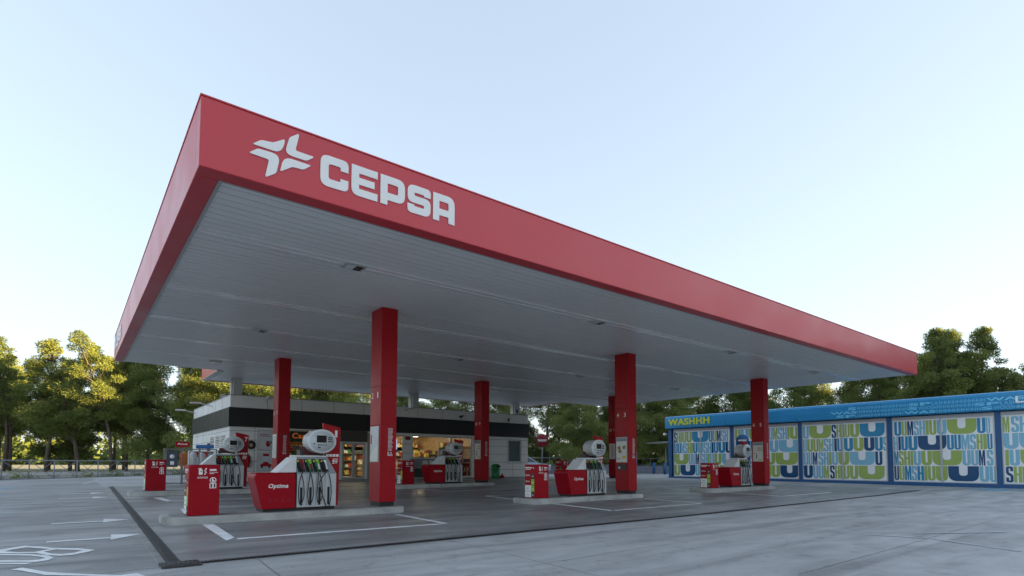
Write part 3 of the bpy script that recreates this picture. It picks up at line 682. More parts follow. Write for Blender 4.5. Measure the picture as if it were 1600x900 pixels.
# ------------------------------------------------------------------ service boxes
def make_box(x, y, z, label):
    rt = empty('service_box', (x, y, z), label, 'service box', 'red service boxes on the islands')
    b = MB(); b.box(0, .55, 0, .46, 0, .99); bd = b.build('housing', M_REDD, rt, bev=.015)
    MB().box(.01, .54, .01, .45, -.002, .0).build('foot', M_BLACK, rt)
    # pictograms on the front face
    b = MB(); k = -.0035
    def r(x0, x1, z0, z1, mi=0, dd=0): b.prism([(0, 0), (x1-x0, 0), (x1-x0, z1-z0), (0, z1-z0)], (x0, k-dd, z0), X_, Z_, 0, mi)
    r(.17, .235, .80, .90); r(.18, .215, .90, .93); r(.16, .185, .905, .925); r(.19, .225, .86, .872, 1, .001)
    for a in range(4): r(.265+.018*(a % 2), .29+.018*(a % 2), .80+a*.033, .828+a*.033)
    r(.36, .48, .875, .91); r(.36, .44, .815, .825); 
    text(b, 'EXTINTOR', (.15, 0, .725), X_, Z_, .18, .035, bold=.02, lift=.0035); text(b, 'Quantum', (.36, 0, .832), X_, Z_, .15, .026, bold=.02, lift=.0035)
    ci = [(.425+.06*math.cos(a*.3927), .69+.06*math.sin(a*.3927)) for a in range(16)]; ci2 = [(.425+.045*math.cos(a*.3927), .69+.045*math.sin(a*.3927)) for a in range(16)]
    b.prism(ci, (0, k, 0), X_, Z_, 0, 0, holes=[ci2]); r(.405, .43, .66, .73); r(.43, .45, .66, .69)
    b.prism([(.365, .53), (.485, .53), (.485, .63), (.365, .63)], (0, k, 0), X_, Z_, 0, 0, holes=[[(.38, .543), (.47, .543), (.47, .617), (.38, .617)]])
    r(.41, .44, .545, .615); r(.392, .402, .545, .61, 1, .001); r(.448, .458, .545, .61, 1, .001)
    b.build('pictograms', [M_WHITE, M_DARK], bd)
    # price panels on the left face
    b = MB(); k = -.004
    def s(y1, y0, z0, z1, mi, dd=0): b.prism([(0, 0), (y1-y0, 0), (y1-y0, z1-z0), (0, z1-z0)], (k-dd, y1, z0), -Y_, Z_, 0, mi)
    s(.44, .16, .03, .20, 0); s(.44, .16, .21, .38, 0); s(.155, .02, .02, .19, 1); s(.155, .02, .195, .38, 2); s(.155, .02, .39, .56, 2); s(.155, .02, .57, .73, 1)
    for z0 in (.42, .60): text(b, 'Optima', (0, .42, z0+.04), -Y_, Z_, .20, .06, 0, bold=.02, shear=.2, lift=.006)
    for z0 in (.09, .27): text(b, 'Star', (0, .36, z0), -Y_, Z_, .11, .05, 3, bold=.01, lift=.007)
    for z0 in (.08, .26, .45, .63): s(.11, .06, z0, z0+.03, 0, .002)
    for q, (a, c) in enumerate(((.30, .03), (.24, .02))): s(.42, .42-a, .88-q*.04, .88-q*.04+c, 0)
    s(.08, .03, .87, .90, 0)
    b.build('price_panel', [M_WHITE, M_DARK, M_GREEN, M_GREYD], bd)
    return rt
s0 = make_box(1.82, 12.46, ISL[0], 'nearest red service box, left end of the front left island')
for (x, y, z, lb) in ((10.65, 12.46, ISL[1], 'red service box with price panels, left end of the front middle island'), (19.78, 12.52, ISL[2], 'red service box with price panels, left end of the front right island'),
                      (1.88, 21.0, ISL[3], 'far left red service box standing near the railing'), (10.78, 21.0, ISL[4], 'red service box right of the nearest column, before the shop'),
                      (19.75, 21.0, ISL[5], 'red service box partly hidden behind the front middle service box')):
    o = copy_tree(s0); o.location = (x, y, z); o['label'] = lb

# ------------------------------------------------------------------ shop
SX0, SX1, SY0, SY1, SZ = 5.45, 22.5, 27.0, 36.3, 4.17
zb = .36
shop = empty('shop_building', (14, 31, 0), 'low white panelled shop with a black band and lit windows', 'shop'); O = shop.location
b = MB(); b.box(SX0-1.6, SX1+.6, SY0-.75, SY1+1, 0, .24); b.box(SX0-.5, SX1+.1, SY0-.12, SY1, .24, .335)
setp(b.build('pavement', M_PAVE, bev=.015), 'raised pavement round the shop', None, None, 'structure')
T = .18   # wall thickness
# openings in the front wall: (x0, x1, z0, z1)
OPN = [(7.93, 10.02, 1.5, 2.74), (10.55, 11.75, zb, 2.2), (13.2, 13.9, .8, 2.66), (14.43, 16.85, 1.45, 2.66), (16.9, 18.28, .40, 2.66), (20.96, 21.93, 1.25, 2.60)]
def wall_front():
    b = MB(O); xs = [SX0]
    z1 = 2.78
    cur = SX0
    for (a, c, d, e) in OPN:
        b.box(cur, a, SY0, SY0+T, zb, z1); 
        if d > zb+.01: b.box(a, c, SY0, SY0+T, zb, d)
        b.box(a, c, SY0, SY0+T, e, z1); cur = c
    b.box(cur, SX1, SY0, SY0+T, zb, z1)
    return b.build('front_wall', M_WALL, shop)
wf = wall_front()
# panel joints
b = MB(O)
def hj(x0, x1, z): b.box(x0, x1, SY0-.003, SY0-.0005, z-.008, z+.008)
def vj(x, z0, z1): b.box(x-.007, x+.007, SY0-.0035, SY0-.0005, z0, z1)
for (x0, x1) in ((SX0+.01, 7.9), (18.3, 20.94), (21.95, SX1-.01), (13.92, 14.4)):
    for z in (.80, 1.25, 1.72, 2.2, 2.6): hj(x0, x1, z)
hj(20.94, 21.95, .80)
for x, z0, z1 in ((6.5, zb, 2.77), (7.6, zb, 2.77), (19.5, .8, 2.77), (21.3, zb, 1.2), (20.3, zb, .8)): vj(x, z0, z1)
b.build('panel_joints', M_JOINT, wf)
# other walls
b = MB(O); b.box(SX0, SX0+T, SY0+T+.001, SY1, zb, 2.78); b.box(SX1-T, SX1, SY0+T+.001, SY1, zb, 2.78); b.box(SX0+T, SX1-T, SY1-T, SY1, zb, 2.78)
sw = b.build('side_walls', M_WALL, shop)
b = MB(O)
for y in (28.8, 30.9, 33.2, 35): b.box(SX0-.003, SX0-.0005, y-.007, y+.007, zb, 2.77)
for z in (.80, 1.25, 1.72, 2.2, 2.6): b.box(SX0-.0035, SX0-.0005, SY0, SY1, z-.006, z+.006)
for y in (27.8, 29.0, 30.3):
    for k in range(7): b.box(SX0-.02, SX0-.004, y, y+.9, 1.9+k*.08, 1.93+k*.08)
b.build('panel_joints', M_JOINT, sw)
b = MB(O); b.box(SX0-.03, SX0-.004, 31.2, 31.9, 1.0, 2.15); b.build('side_window', M_TGLASS, shop)
# black band, parapet and roof
b = MB(O)
for (a0, a1, c0, c1) in ((SX0-.06, SX1+.06, SY0-.06, SY0+.1), (SX0-.06, SX0+.1, SY0+.1, SY1+.06), (SX1-.1, SX1+.06, SY0+.1, SY1+.06), (SX0+.1, SX1-.1, SY1-.1, SY1+.06)): b.box(a0, a1, c0, c1, 2.782, 3.63)
b.build('black_band', M_BAND, shop, bev=.01)
b = MB(O)
for (a0, a1, c0, c1) in ((SX0, SX1, SY0, SY0+.15), (SX0, SX0+.15, SY0+.15, SY1), (SX1-.15, SX1, SY0+.15, SY1), (SX0+.15, SX1-.15, SY1-.15, SY1)): b.box(a0, a1, c0, c1, 3.632, SZ)
pr_ = b.build('parapet', M_WALL, shop, bev=.01)
b = MB(O)
for x in [SX0+1.55*k for k in range(1, 11)]: b.box(x-.008, x+.008, SY0-.003, SY0-.0005, 3.64, SZ-.01)
for y in [SY0+1.6*k for k in range(1, 6)]: b.box(SX0-.003, SX0-.0005, y-.008, y+.008, 3.64, SZ-.01)
b.build('panel_joints', M_JOINT, pr_)
MB(O).box(SX0-.02, SX1+.02, SY0-.02, SY0+.17, SZ+.001, SZ+.03).box(SX0-.02, SX0+.17, SY0+.17, SY1, SZ+.001, SZ+.03).build('coping', M_GREYD, pr_)
MB(O).box(SX0+.15, SX1-.15, SY0+.15, SY1-.15, 3.7, 3.8).build('roof', M_GREYD, shop)
MB(O).box(SX0+T, SX1-T, SY0+T, SY1-T, zb, zb+.03).build('shop_floor', M_FLOOR, shop)
MB(O).box(SX0+T, SX1-T, SY0+T, SY1-T, 2.95, 3.0).build('shop_ceiling', M_WALL, shop)
b = MB(O); b.box(7.6, 18.5, 33.5, 33.6, zb+.03, 2.95); b.box(7.6, 7.7, SY0+T, 33.5, zb+.03, 2.95); b.box(18.4, 18.5, SY0+T, 33.5, zb+.03, 2.95); b.build('inner_walls', M_WOOD, shop)
b = MB(O)
for x in (8.9, 11.2, 13.4, 15.2, 17.2):
    for y in (28.4, 30.4, 32.4): b.box(x-.5, x+.5, y-.08, y+.08, 2.88, 2.94)
b.build('ceiling_lamps', M_WARM, shop)
b = MB(O); b.box(8, 18.2, 33.3, 33.48, 1.9, 2.5); b.build('counter_sign', M_ORANGE, shop)
# windows
def window(x0, x1, z0, z1, mull=(), gl=M_GLASS, fr=.05):
    b = MB(O); y0, y1 = SY0+.02, SY0+.10
    b.box(x0, x1, y0, y1, z1-fr, z1); b.box(x0, x1, y0, y1, z0, z0+fr); b.box(x0, x0+fr, y0, y1, z0+fr, z1-fr); b.box(x1-fr, x1, y0, y1, z0+fr, z1-fr)
    for m_ in mull: b.box(m_-fr*.6, m_+fr*.6, y0, y1, z0+fr, z1-fr)
    o = b.build('window', M_ALU, shop)
    b = MB(O); b.box(x0+fr, x1-fr, y0+.03, y0+.04, z0+fr, z1-fr); b.build('pane', gl, o)
    return o
w1 = window(*OPN[0]); window(*OPN[2]); window(*OPN[3]); window(*OPN[4], mull=()); window(*OPN[5], gl=M_TGLASS)
b = MB(O); b.box(20.90, 21.99, SY0-.05, SY0-.004, 1.17, 1.24); b.box(20.90, 20.955, SY0-.03, SY0-.004, 1.241, 2.62); b.box(21.935, 21.99, SY0-.03, SY0-.004, 1.241, 2.62); b.box(20.956, 21.934, SY0-.03, SY0-.004, 2.605, 2.66); b.build('window_surround', M_ALU, shop)
# sign panel in window 1 with orange band
b = MB(O); b.box(8.0, 9.96, SY0+.11, SY0+.13, 2.17, 2.68); sp = b.build('shop_sign', mat('brown_grey_panel', (.075, .068, .06), .5), shop)
b = MB(O); text(b, 'Carrefour', (8.15, SY0+.045, 2.33), X_, Z_, 1.7, .26, bold=.02, lift=.0); b.build('lettering', mat('orange_letters', (.85, .2, .03), .5, emit=.03), sp)
MB(O).box(8.0, 9.96, SY0+.11, SY0+.13, 2.02, 2.165).build('orange_strip', M_ORANGE, sp)
# door
b = MB(O); x0, x1, z0, z1 = OPN[1]
b.box(x0, x1, SY0+.02, SY0+.1, z1-.1, z1)
for (a, c) in ((x0, x0+.07), ((x0+x1)/2-.07, (x0+x1)/2+.07), (x1-.07, x1)): b.box(a, c, SY0+.02, SY0+.1, z0, z1-.1)
b.box(x0+.07, (x0+x1)/2-.07, SY0+.02, SY0+.1, z0, z0+.12); b.box((x0+x1)/2+.07, x1-.07, SY0+.02, SY0+.1, z0, z0+.12)
dr = b.build('sliding_door', M_ALU, shop)
b = MB(O); b.box(x0+.07, (x0+x1)/2-.07, SY0+.05, SY0+.06, z0+.12, z1-.1); b.box((x0+x1)/2+.07, x1-.07, SY0+.05, SY0+.06, z0+.12, z1-.1); b.build('pane', M_GLASS, dr)
MB(O).box(x0-.1, x1+.1, SY0-.04, SY0-.002, 2.24, 2.77).build('door_header', mat('brown_grey_panel', (.075, .068, .06), .5), shop)
MB(O).box(x1+.12, x1+.55, SY0-.03, SY0-.002, zb, 2.7).build('door_pier', mat('beige_pier', (.36, .34, .29), .6), shop)
# front counter panel under window 2 with notices
MB(O).box(14.3, 16.86, SY0-.12, SY0-.004, .92, 1.42).build('counter_panel', M_GREYD, shop)
b = MB(O)
for x in (15.0, 15.42, 15.84): b.box(x, x+.32, SY0-.126, SY0-.121, 1.08, 1.32)
b.build('notice_cards', M_CREAM, shop)
b = MB(O); b.box(14.5, 16.7, SY0-.02, SY0+.0-.004, .4, .9); b.build('lower_panel', mat('dark_green_panel', (.012, .055, .04), .4), shop)
b = MB(O)
random.seed(8)
for r in range(4):
    z0 = .46+r*.26
    b.box(16.96, 18.22, SY0+.11, SY0+.12, z0, z0+.2, 0)
    for q in range(6): b.box(17.0+q*.2, 17.0+q*.2+random.uniform(.08, .17), SY0+.10, SY0+.109, z0+.03, z0+.17, random.choice([1, 2, 3]))
b.box(16.96, 18.22, SY0+.11, SY0+.12, 2.0, 2.15, 4); b.ell((17.6, SY0+.115, 2.38), -Y_, X_, Z_, .18, .16, .01, 12, 4)
b.build('window_posters', [M_REDC, M_DARK, M_CREAM, M_DRED, M_ORANGE], shop)
# notice frames on the white wall left of the column
def poster(name, x0, x1, z0, z1, lb, fn):
    b = MB(); b.box(x0, x1, SY0-.03, SY0-.006, z0, z1); o = b.build(name, M_ALU, bev=.004); setp(o, lb, 'poster')
    b = MB(); fn(b, x0+.04, x1-.04, z0+.04, z1-.04); b.build('poster_sheet', [M_POST1, M_REDC, M_GREYD, M_DARK], o); return o
def rc(b, a, c, d, e, mi, y=SY0-.033): b.prism([(0, 0), (c-a, 0), (c-a, e-d), (0, e-d)], (a, y, d), X_, Z_, 0, mi)
def p_up(b, a, c, d, e):
    rc(b, a, c, d, e, 0); rc(b, a+.05, a+.45, e-.2, e-.17, 1, SY0-.034); rc(b, a+.05, a+.55, e-.26, e-.24, 1, SY0-.034)
    b.ell((a+.42, SY0-.033, d+.27), -Y_, X_, Z_, .09, .14, .002, 14, 1); b.ell((a+.52, SY0-.033, d+.33), -Y_, X_, Z_, .08, .06, .003, 12, 2)
def p_lo(b, a, c, d, e):
    rc(b, a, c, d, e, 0); rc(b, a+.22, a+.48, e-.14, e-.03, 1, SY0-.034)
    b.prism([(.1, .18), (.12, .27), (.2, .3), (.27, .38), (.42, .38), (.5, .3), (.6, .27), (.6, .18)], (a, SY0-.034, d), X_, Z_, 0, 1)
    for q in (.18, .5): b.ell((a+q, SY0-.034, d+.15), -Y_, X_, Z_, .05, .05, .003, 12, 3)
poster('poster_frame', 6.6, 7.36, 1.74, 2.68, 'upper pale grey poster with a red figure on the white shop wall', p_up)
poster('poster_frame', 6.6, 7.36, .80, 1.66, 'lower pale poster showing a red car on the white shop wall', p_lo)
b = MB(); b.ell((6.33, SY0-.06, 1.98), Y_, X_, Z_, .2, .2, .05, 20); o = b.build('round_sign', M_DARK); setp(o, 'dark round sign on the shop wall beside the number 7 blade', 'sign')
b = MB(); b.ell((6.36, SY0-.062, 1.96), -Y_, X_, Z_, .07, .09, .003, 12); b.build('sign_symbol', M_TAN, o)
def extinguisher(x, y, z, lb):
    rt = empty('fire_extinguisher', (x, y, z), lb, 'fire extinguisher')
    b = MB(); b.ell((0, 0, 0), Z_, X_, Y_, .085, .085, .52, 16, 0, ((0, .9), (.04, 1), (.86, 1), (.95, .6), (1, .3))); b.build('cylinder', M_REDC, rt)
    b = MB(); b.box(-.02, .02, -.02, .02, .52, .6); b.tube([(.02, 0, .56), (.1, 0, .5), (.1, -.02, .2)], .012, 6); b.build('valve_and_hose', M_BLACK, rt)
extinguisher(6.2, SY0-.12, .98, 'red fire extinguisher hanging on the white shop wall')
b = MB(); b.box(14.0, 14.3, SY0-.02, SY0-.005, 2.42, 2.6); o = setp(b.build('alarm_box', M_DRED), 'small dark red box high between the two shop windows', 'alarm box')
# shelves and goods inside
random.seed(12)
def shelf(x0, x1, y, lb, top=1.95):
    rt = empty('shop_shelf', ((x0+x1)/2, y, zb+.03), lb, 'shelf', 'shelves inside the shop'); oo = rt.location
    b = MB(oo); 
    for k in range(5): b.box(x0, x1, y-.2, y+.2, zb+.1+k*(top-zb)/5, zb+.13+k*(top-zb)/5)
    b.box(x0, x1, y+.2, y+.23, zb+.03, top); b.build('boards', mat('shelf_board', (.3, .22, .14), .5), rt)
    b = MB(oo)
    for k in range(5):
        x = x0+.03
        while x < x1-.15:
            w0 = random.uniform(.08, .22); h0 = random.uniform(.12, .28); z = zb+.131+k*(top-zb)/5
            b.box(x, x+w0, y-.18, y+.05, z, z+h0); x += w0+random.choice([.01, .02, .12])
    b.build('goods', M_GOODS, rt)
shelf(8.0, 9.8, 28.2, 'stocked shelf behind the window with the orange lettering', 2.0); shelf(10.4, 12.0, 31.5, 'stocked shelf deep in the shop seen through the doors', 2.1)
shelf(12.6, 14.2, 30, 'stocked shelf behind the narrow shop window', 1.9); shelf(14.6, 16.4, 29.4, 'stocked shelf behind the wide window left half', 1.75); shelf(16.2, 18.2, 30.6, 'stocked shelf behind the wide window right half', 1.9)
shelf(7.8, 12.3, 33.1, 'tall stocked shelf along the left of the shop back wall', 2.5); shelf(12.5, 18.3, 33.1, 'tall stocked shelf along the right of the shop back wall', 2.5)
shelf(9.9, 10.5, 27.9, 'small stocked rack just left of the shop doors inside', 2.0); shelf(16.95, 18.2, 28.3, 'stocked rack behind the posters in the tall window', 2.4)
b = MB(); b.box(14.8, 16.9, 28.6, 29.0, zb+.03, 1.45); o = setp(b.build('shop_counter', M_WOOD, bev=.02), 'warm wooden counter inside the lit wide window', 'counter')
b = MB()
for x in (15.0, 15.5, 16.2, 16.6): b.box(x, x+.2, 28.7, 28.9, 1.45, 1.45+.2+.1*math.sin(x*9))
b.build('counter_items', M_GOODS, o)
b = MB(); b.box(13.3, 13.65, SY0+.25, SY0+.3, 1.9, 2.45); o = setp(b.build('window_screen', mat('lilac_screen', (.30, .28, .42), .3, emit=.3)), 'lilac screen hanging in the narrow shop window', 'screen')
# roof fittings
def camera_(x, y, z, dx, dy, lb):
    rt = empty('security_camera', (x, y, z), lb, 'security camera'); d = Vector((dx, dy, -.25)).normalized()
    MB().tube([(0, 0, 0), (0, 0, .18)], .03, 8).build('bracket', M_GREYD, rt)
    MB().tube([Vector((0, 0, .2))-d*.12, Vector((0, 0, .2))+d*.22], .06, 10).build('camera_body', M_DARK, rt)
camera_(21.55, SY0-.1, SZ+.03, -.5, -.8, 'dark camera on the right corner of the shop parapet')
camera_(17.5, SY0-.12, 3.66, -.9, -.4, 'dark camera on the parapet left of the number 9 column')
camera_(20.9, SY0-.12, 3.64, -.6, -.6, 'small camera just above the black band at right')
def flood(x, y, z, ax, lb):
    rt = empty('floodlight', (x, y, z), lb, 'floodlight'); a = Vector(ax)
    MB().tube([(0, 0, 0), a*.55+Z_*.12], .02, 6).build('arm', M_ALU, rt)
    c = a*.75+Z_*.12; MB().obox(c, a, a.cross(Z_), .24, .12, -.03, .04).build('lamp_housing', M_ALU, rt, bev=.01)
flood(SX0-.01, 35.6, 3.95, (-1, 0, 0), 'floodlight on the far end of the shop side wall'); flood(SX0-.01, 30.8, 3.95, (-1, 0, 0), 'floodlight halfway along the shop side parapet')
flood(6.9, SY0-.08, 3.95, (0, -1, 0), 'floodlight above the two posters on the parapet'); flood(13.9, SY0-.08, 3.95, (0, -1, 0), 'floodlight on the parapet above the narrow window')
# roof plant near the corner
rt = empty('roof_unit', (5.9, 29.2, 3.8), 'grey roof unit behind the left shop parapet', 'roof unit')
MB().box(-.3, .5, -.4, .6, 0, .55).build('casing', M_ALU, rt, bev=.02); MB().box(-.35, .55, -.45, .65, .56, .6).build('cover', M_GREYD, rt)
# litter bin
rt = empty('litter_bin', (19.72, 26.6, .24), 'dark green cylindrical litter bin against the white shop wall', 'litter bin')
MB().ell((0, 0, .06), Z_, X_, Y_, .25, .25, .62, 24, 0, ((0, .88), (.05, .95), (1, 1))).build('bin_body', M_BIN, rt)
MB().ell((0, 0, .69), Z_, X_, Y_, .26, .26, .22, 24, 0, ((0, 1), (.5, 1), (.8, .8), (1, .45))).build('hood', M_BIN, rt)
MB().box(-.13, .13, -.27, -.24, .70, .80).build('bin_opening', M_BLACK, rt); MB().ell((0, 0, 0), Z_, X_, Y_, .2, .2, .06, 16).build('bin_foot', M_DARK, rt)
b = MB(); b.box(20.12, 20.32, 26.55, 26.75, .24, .44); b.prism([(0, 0), (.16, 0), (.12, .12), (.04, .12)], (20.14, 26.65, .44), X_, Z_, .02); o = setp(b.build('red_bucket', M_REDD, bev=.02), 'small red bucket on the ground right of the green bin', 'bucket')
b = MB(); b.tube([(10.15, 26.5, .24), (10.15, 26.5, .95)], .05, 12); setp(b.build('bollard', M_WHITE, bev=0), 'white bollard in front of the shop doors', 'bollard')
b = MB(); b.box(12.15, 12.5, 26.3, 26.7, .24, 1.5); setp(b.build('vending_unit', M_DARK, bev=.02), 'dark slim machine by the wall between column and doors', 'machine')

# ------------------------------------------------------------------ gas bottle cage and things left of the shop
rt = empty('bottle_cage', (4.05, 27.6, .24), 'grey wire cage of gas bottles beside the shop corner', 'gas bottle cage', rz=-.2)
b = MB()
for x in (-.95, -.3, .35, 1.0):
    for y in (0, .6): b.box(x-.02, x+.02, y-.02, y+.02, 0, 1.55)
for z in (.05, .8, 1.52):
    for y in (0, .6): b.box(-.95, 1.0, y-.015, y+.015, z-.015, z+.015)
    for x in (-.95, 1.0): b.box(x-.015, x+.015, 0, .6, z-.016, z+.014)
b.build('cage_frame', M_GREYP, rt)
b = MB()
for i in range(24): b.tube([(-.95+i*.085, -.005, .05), (-.95+i*.085, -.005, 1.5)], .004, 4)
b.build('wire_mesh', M_GREYP, rt)
random.seed(2)
for i, (x, c) in enumerate(((-.65, 0), (-.25, 0), (.1, 1), (.45, 1), (.8, 2))):
    b = MB(); b.ell((0, 0, 0), Z_, X_, Y_, .15, .15, .6, 16, 0, ((0, .9), (.05, 1), (.8, 1), (.95, .6), (1, .3)))
    o = b.build('gas_bottle', [M_ORANGE, M_WP, M_STEEL][c]); o.location = Vector((4.05, 27.6, .24+.81))+Matrix.Rotation(-.2, 3, 'Z') @ Vector((x, .3, 0))
    setp(o, ['orange gas bottle on the left of the cage top row', 'orange gas bottle second from left in the cage', 'white gas bottle in the middle of the cage', 'white gas bottle right of the middle of the cage', 'grey gas bottle at the right end of the cage'][i], 'gas bottle', 'gas bottles in the cage')
b = MB(); b.box(-.85, -.45, -.05, -.03, .75, 1.42); o = b.build('info_panel', mat('navy_panel', (.01, .03, .08), .3), rt)
b = MB(); b.ell((-.65, -.052, 1.2), -Y_, X_, Z_, .09, .09, .003, 14); b.box(-.72, -.58, -.056, -.051, .85, 1.0); b.build('panel_symbols', M_WHITE, o)
b = MB(); b.box(.2, .9, .1, .5, 1.56, 1.72); o = b.build('blue_tub', mat('blue_plastic', (.02, .16, .45), .4), bev=.03); o.location = (4.05, 27.6, .24); o.rotation_euler = (0, 0, -.2); setp(o, 'blue plastic tub on top of the bottle cage', 'tub')
b = MB(); b.box(-.5, .5, 0, .4, 0, 1.5); o = b.build('ice_cabinet', mat('pale_cabinet', (.5, .52, .54), .4), bev=.02); o.location = (4.9, 30.2, .24); setp(o, 'pale cabinet against the shop side wall', 'cabinet')
MB().box(-.5, .5, -.01, -.003, 1.2, 1.45).build('cabinet_sign', M_REDC, o)
b = MB(); b.box(-.3, .3, -.02, .02, 1.95, 2.2); b.tube([(0, 0, 0), (0, 0, 1.95)], .025, 8); o = b.build('air_sign', M_REDC); o.location = (4.3, 31.6, .0); setp(o, 'small red sign on a post behind the bottle cage', 'sign')
b = MB(); text(b, 'Agua', (-.22, -.02, 2.02), X_, Z_, .44, .12, bold=.02); b.build('lettering', M_WHITE, o)
rt = empty('fire_post', (2.85, 27.6, .24), 'small red fire post with a white label left of the cage', 'fire post')
MB().box(-.12, .12, -.08, .08, .1, .8).build('post_box', M_REDC, rt, bev=.01); MB().box(-.04, .04, -.09, -.082, .35, .6).build('post_label', M_WHITE, rt); MB().box(-.05, .05, -.05, .05, 0, .1).build('post_foot', M_BLACK, rt)
MB().box(-.09, .09, -.089, -.082, .63, .74).build('post_hatch', M_BLACK, rt)

# ------------------------------------------------------------------ wash building
WX, WZ0, WZP, WZT = 33.0, .14, 3.52, 4.45
wash = empty('car_wash_building', (35.5, 11, 0), 'blue car wash hall with lettered panels and a curved blue fascia', 'car wash'); O = wash.location
YL, YR = 24.15, -2.4
# curved fascia
b = MB(O); prof = [(-.02, 3.60), (-.26, 3.60), (-.31, 3.64), (-.32, 4.0), (-.31, 4.30), (-.27, 4.41), (-.16, 4.45), (.6, 4.47), (.6, 3.60)]
b.prism(prof, (WX, YL+.05, 0), X_, Z_, YL-YR+.1); fa = b.build('fascia', M_BLUE, wash)
for p in fa.data.polygons: p.use_smooth = False
b = MB(O); b.box(WX+.6, WX+5.2, YR, YL, 4.2, 4.3); b.build('roof', M_BLUED, wash)
b = MB(O); b.box(WX+5, WX+5.2, YR, YL, WZ0, 4.2); b.box(WX+.1, WX+5, YL-.2, YL, WZ0, 4.2); b.build('walls', M_BLUED, wash)
b = MB(O); b.box(WX-.06, WX+.2, YR, YL, 0, WZ0+.16); b.build('plinth', M_BLUED, wash, bev=.01)
bays = [(23.72, 19.45), (19.2, 15.2), (14.98, 10.72), (10.48, 6.42), (6.2, 2.1), (1.9, -2.2)]
for y in (24.0, 19.32, 15.09, 10.60, 6.31, 2.0, -2.3):
    wd = .14 if y > 23.9 else .10
    MB(O).box(WX-.05, WX+.25, y-wd, y+wd, WZ0+.161, 3.6).build('post', M_BLUED, wash, bev=.008)
COLS = {'g': 1, 'l': 2, 'b': 3, 'd': 4}
ROWS = [
 ['Sd.05 Hg.07 Ig.035 Ug.075 Ug.1 Ub.3B Ub.07 Ug.07 Md.065 Sl.06 Hl.06', 'Ub.065 Ub.065 Ml.06 Sl.06 Hg.065 Ig.035 Ub.08 Ul.11 Sl.065 Hl.07 Id.035 Ub.08 Ub.12 Ud.1', 'Ug.27B Ul.065 Ul.065 Md.06 sp.01 Sl.07 Hl.065 Ig.035 Ul.08 Ug.12 Ul.2B', 'Ug.11 Ud.28B Ul.075 Ul.075 Mb.06 Sl.06 Hg.06 Ig.035 Ug.1 Ug.13'],
 ['sp.01 Ug.09 Ul.14 Ug.24B Ub.07 Ul.07 Mg.07 Sl.07 Hl.07 Ig.035 Ug.14', 'sp.02 Ud.24B Mb.06 Sl.06 Hg.06 Ig.04 Ub.08 Ul.14 Ul.33B', 'Ug.12 Ul.08 Md.06 Sl.06 Hl.06 Ig.035 Ul.09 Ug.14 Ug.33B', 'Ud.12 Ul.08 Ul.08 Mg.06 Sd.06 Hb.07 Ig.035 Ug.08 Ug.13 Ud.28B'],
 ['Ul.08 Ug.28B Sd.06 Hg.06 sp.01 Ig.03 Ug.06 Ug.11 Ub.28B', 'Ul.05 Ug.08 Ug.07 Mg.06 Sl.065 Hl.065 Id.035 Ub.07 sp.01 Ub.11 Ug.12 Ud.12 Ub.09 Sl.05', 'Ul.065 Ul.055 Md.06 sp.01 Sl.065 Hl.065 Ig.035 Ul.08 Ug.13 Ul.29B Ud.08', 'Ud.12 Ul.07 Ul.065 Mg.065 sp.01 Sd.06 Hg.06 Ig.035 Ug.08 Ug.1 Ug.29B'],
 ['sp.01 Ub.08 Ug.06 Md.065 Sl.06 Hl.065 Ig.035 Ug.075 Ul.10 Ug.28B Ub.08 Ul.04', 'Hl.05 Id.03 Ub.075 Ub.10 Ud.29B Ub.07 Ub.065 Ml.08 Sl.06 Hg.06 Ig.035 Ub.05', 'Mb.05 Sg.055 Hg.07 Ig.03 Ul.08 Ug.11 Ug.29B Ul.08 Ul.07 Md.06 sp.01 Sl.06', 'Ud.05 Ug.06 Mb.07 Sl.06 Hb.07 Ig.035 Ug.08 Ug.12 Ud.29B Ul.09 Ul.07'],
 ['Mg.06 sp.01 Sl.07 Hl.07 Il.035 Ul.08 Ul.1 Ug.28B Ub.08 Ul.07', 'Ul.13 Ul.3B Ug.08 Ug.07 Mb.06 Sl.06 Hl.06 Ig.035 Ub.1', 'sp.01 Ig.035 Ul.09 Ug.3B Ul.08 Ud.08 Mb.06 Sl.06 Hg.06 Ig.035 Ug.1', 'sp.01 Sd.065 Hg.07 Ig.035 Ug.08 Ug.1 Ub.3B Ul.07 Ug.06 Md.06 Sl.06'],
]
ROWS.append(ROWS[1])
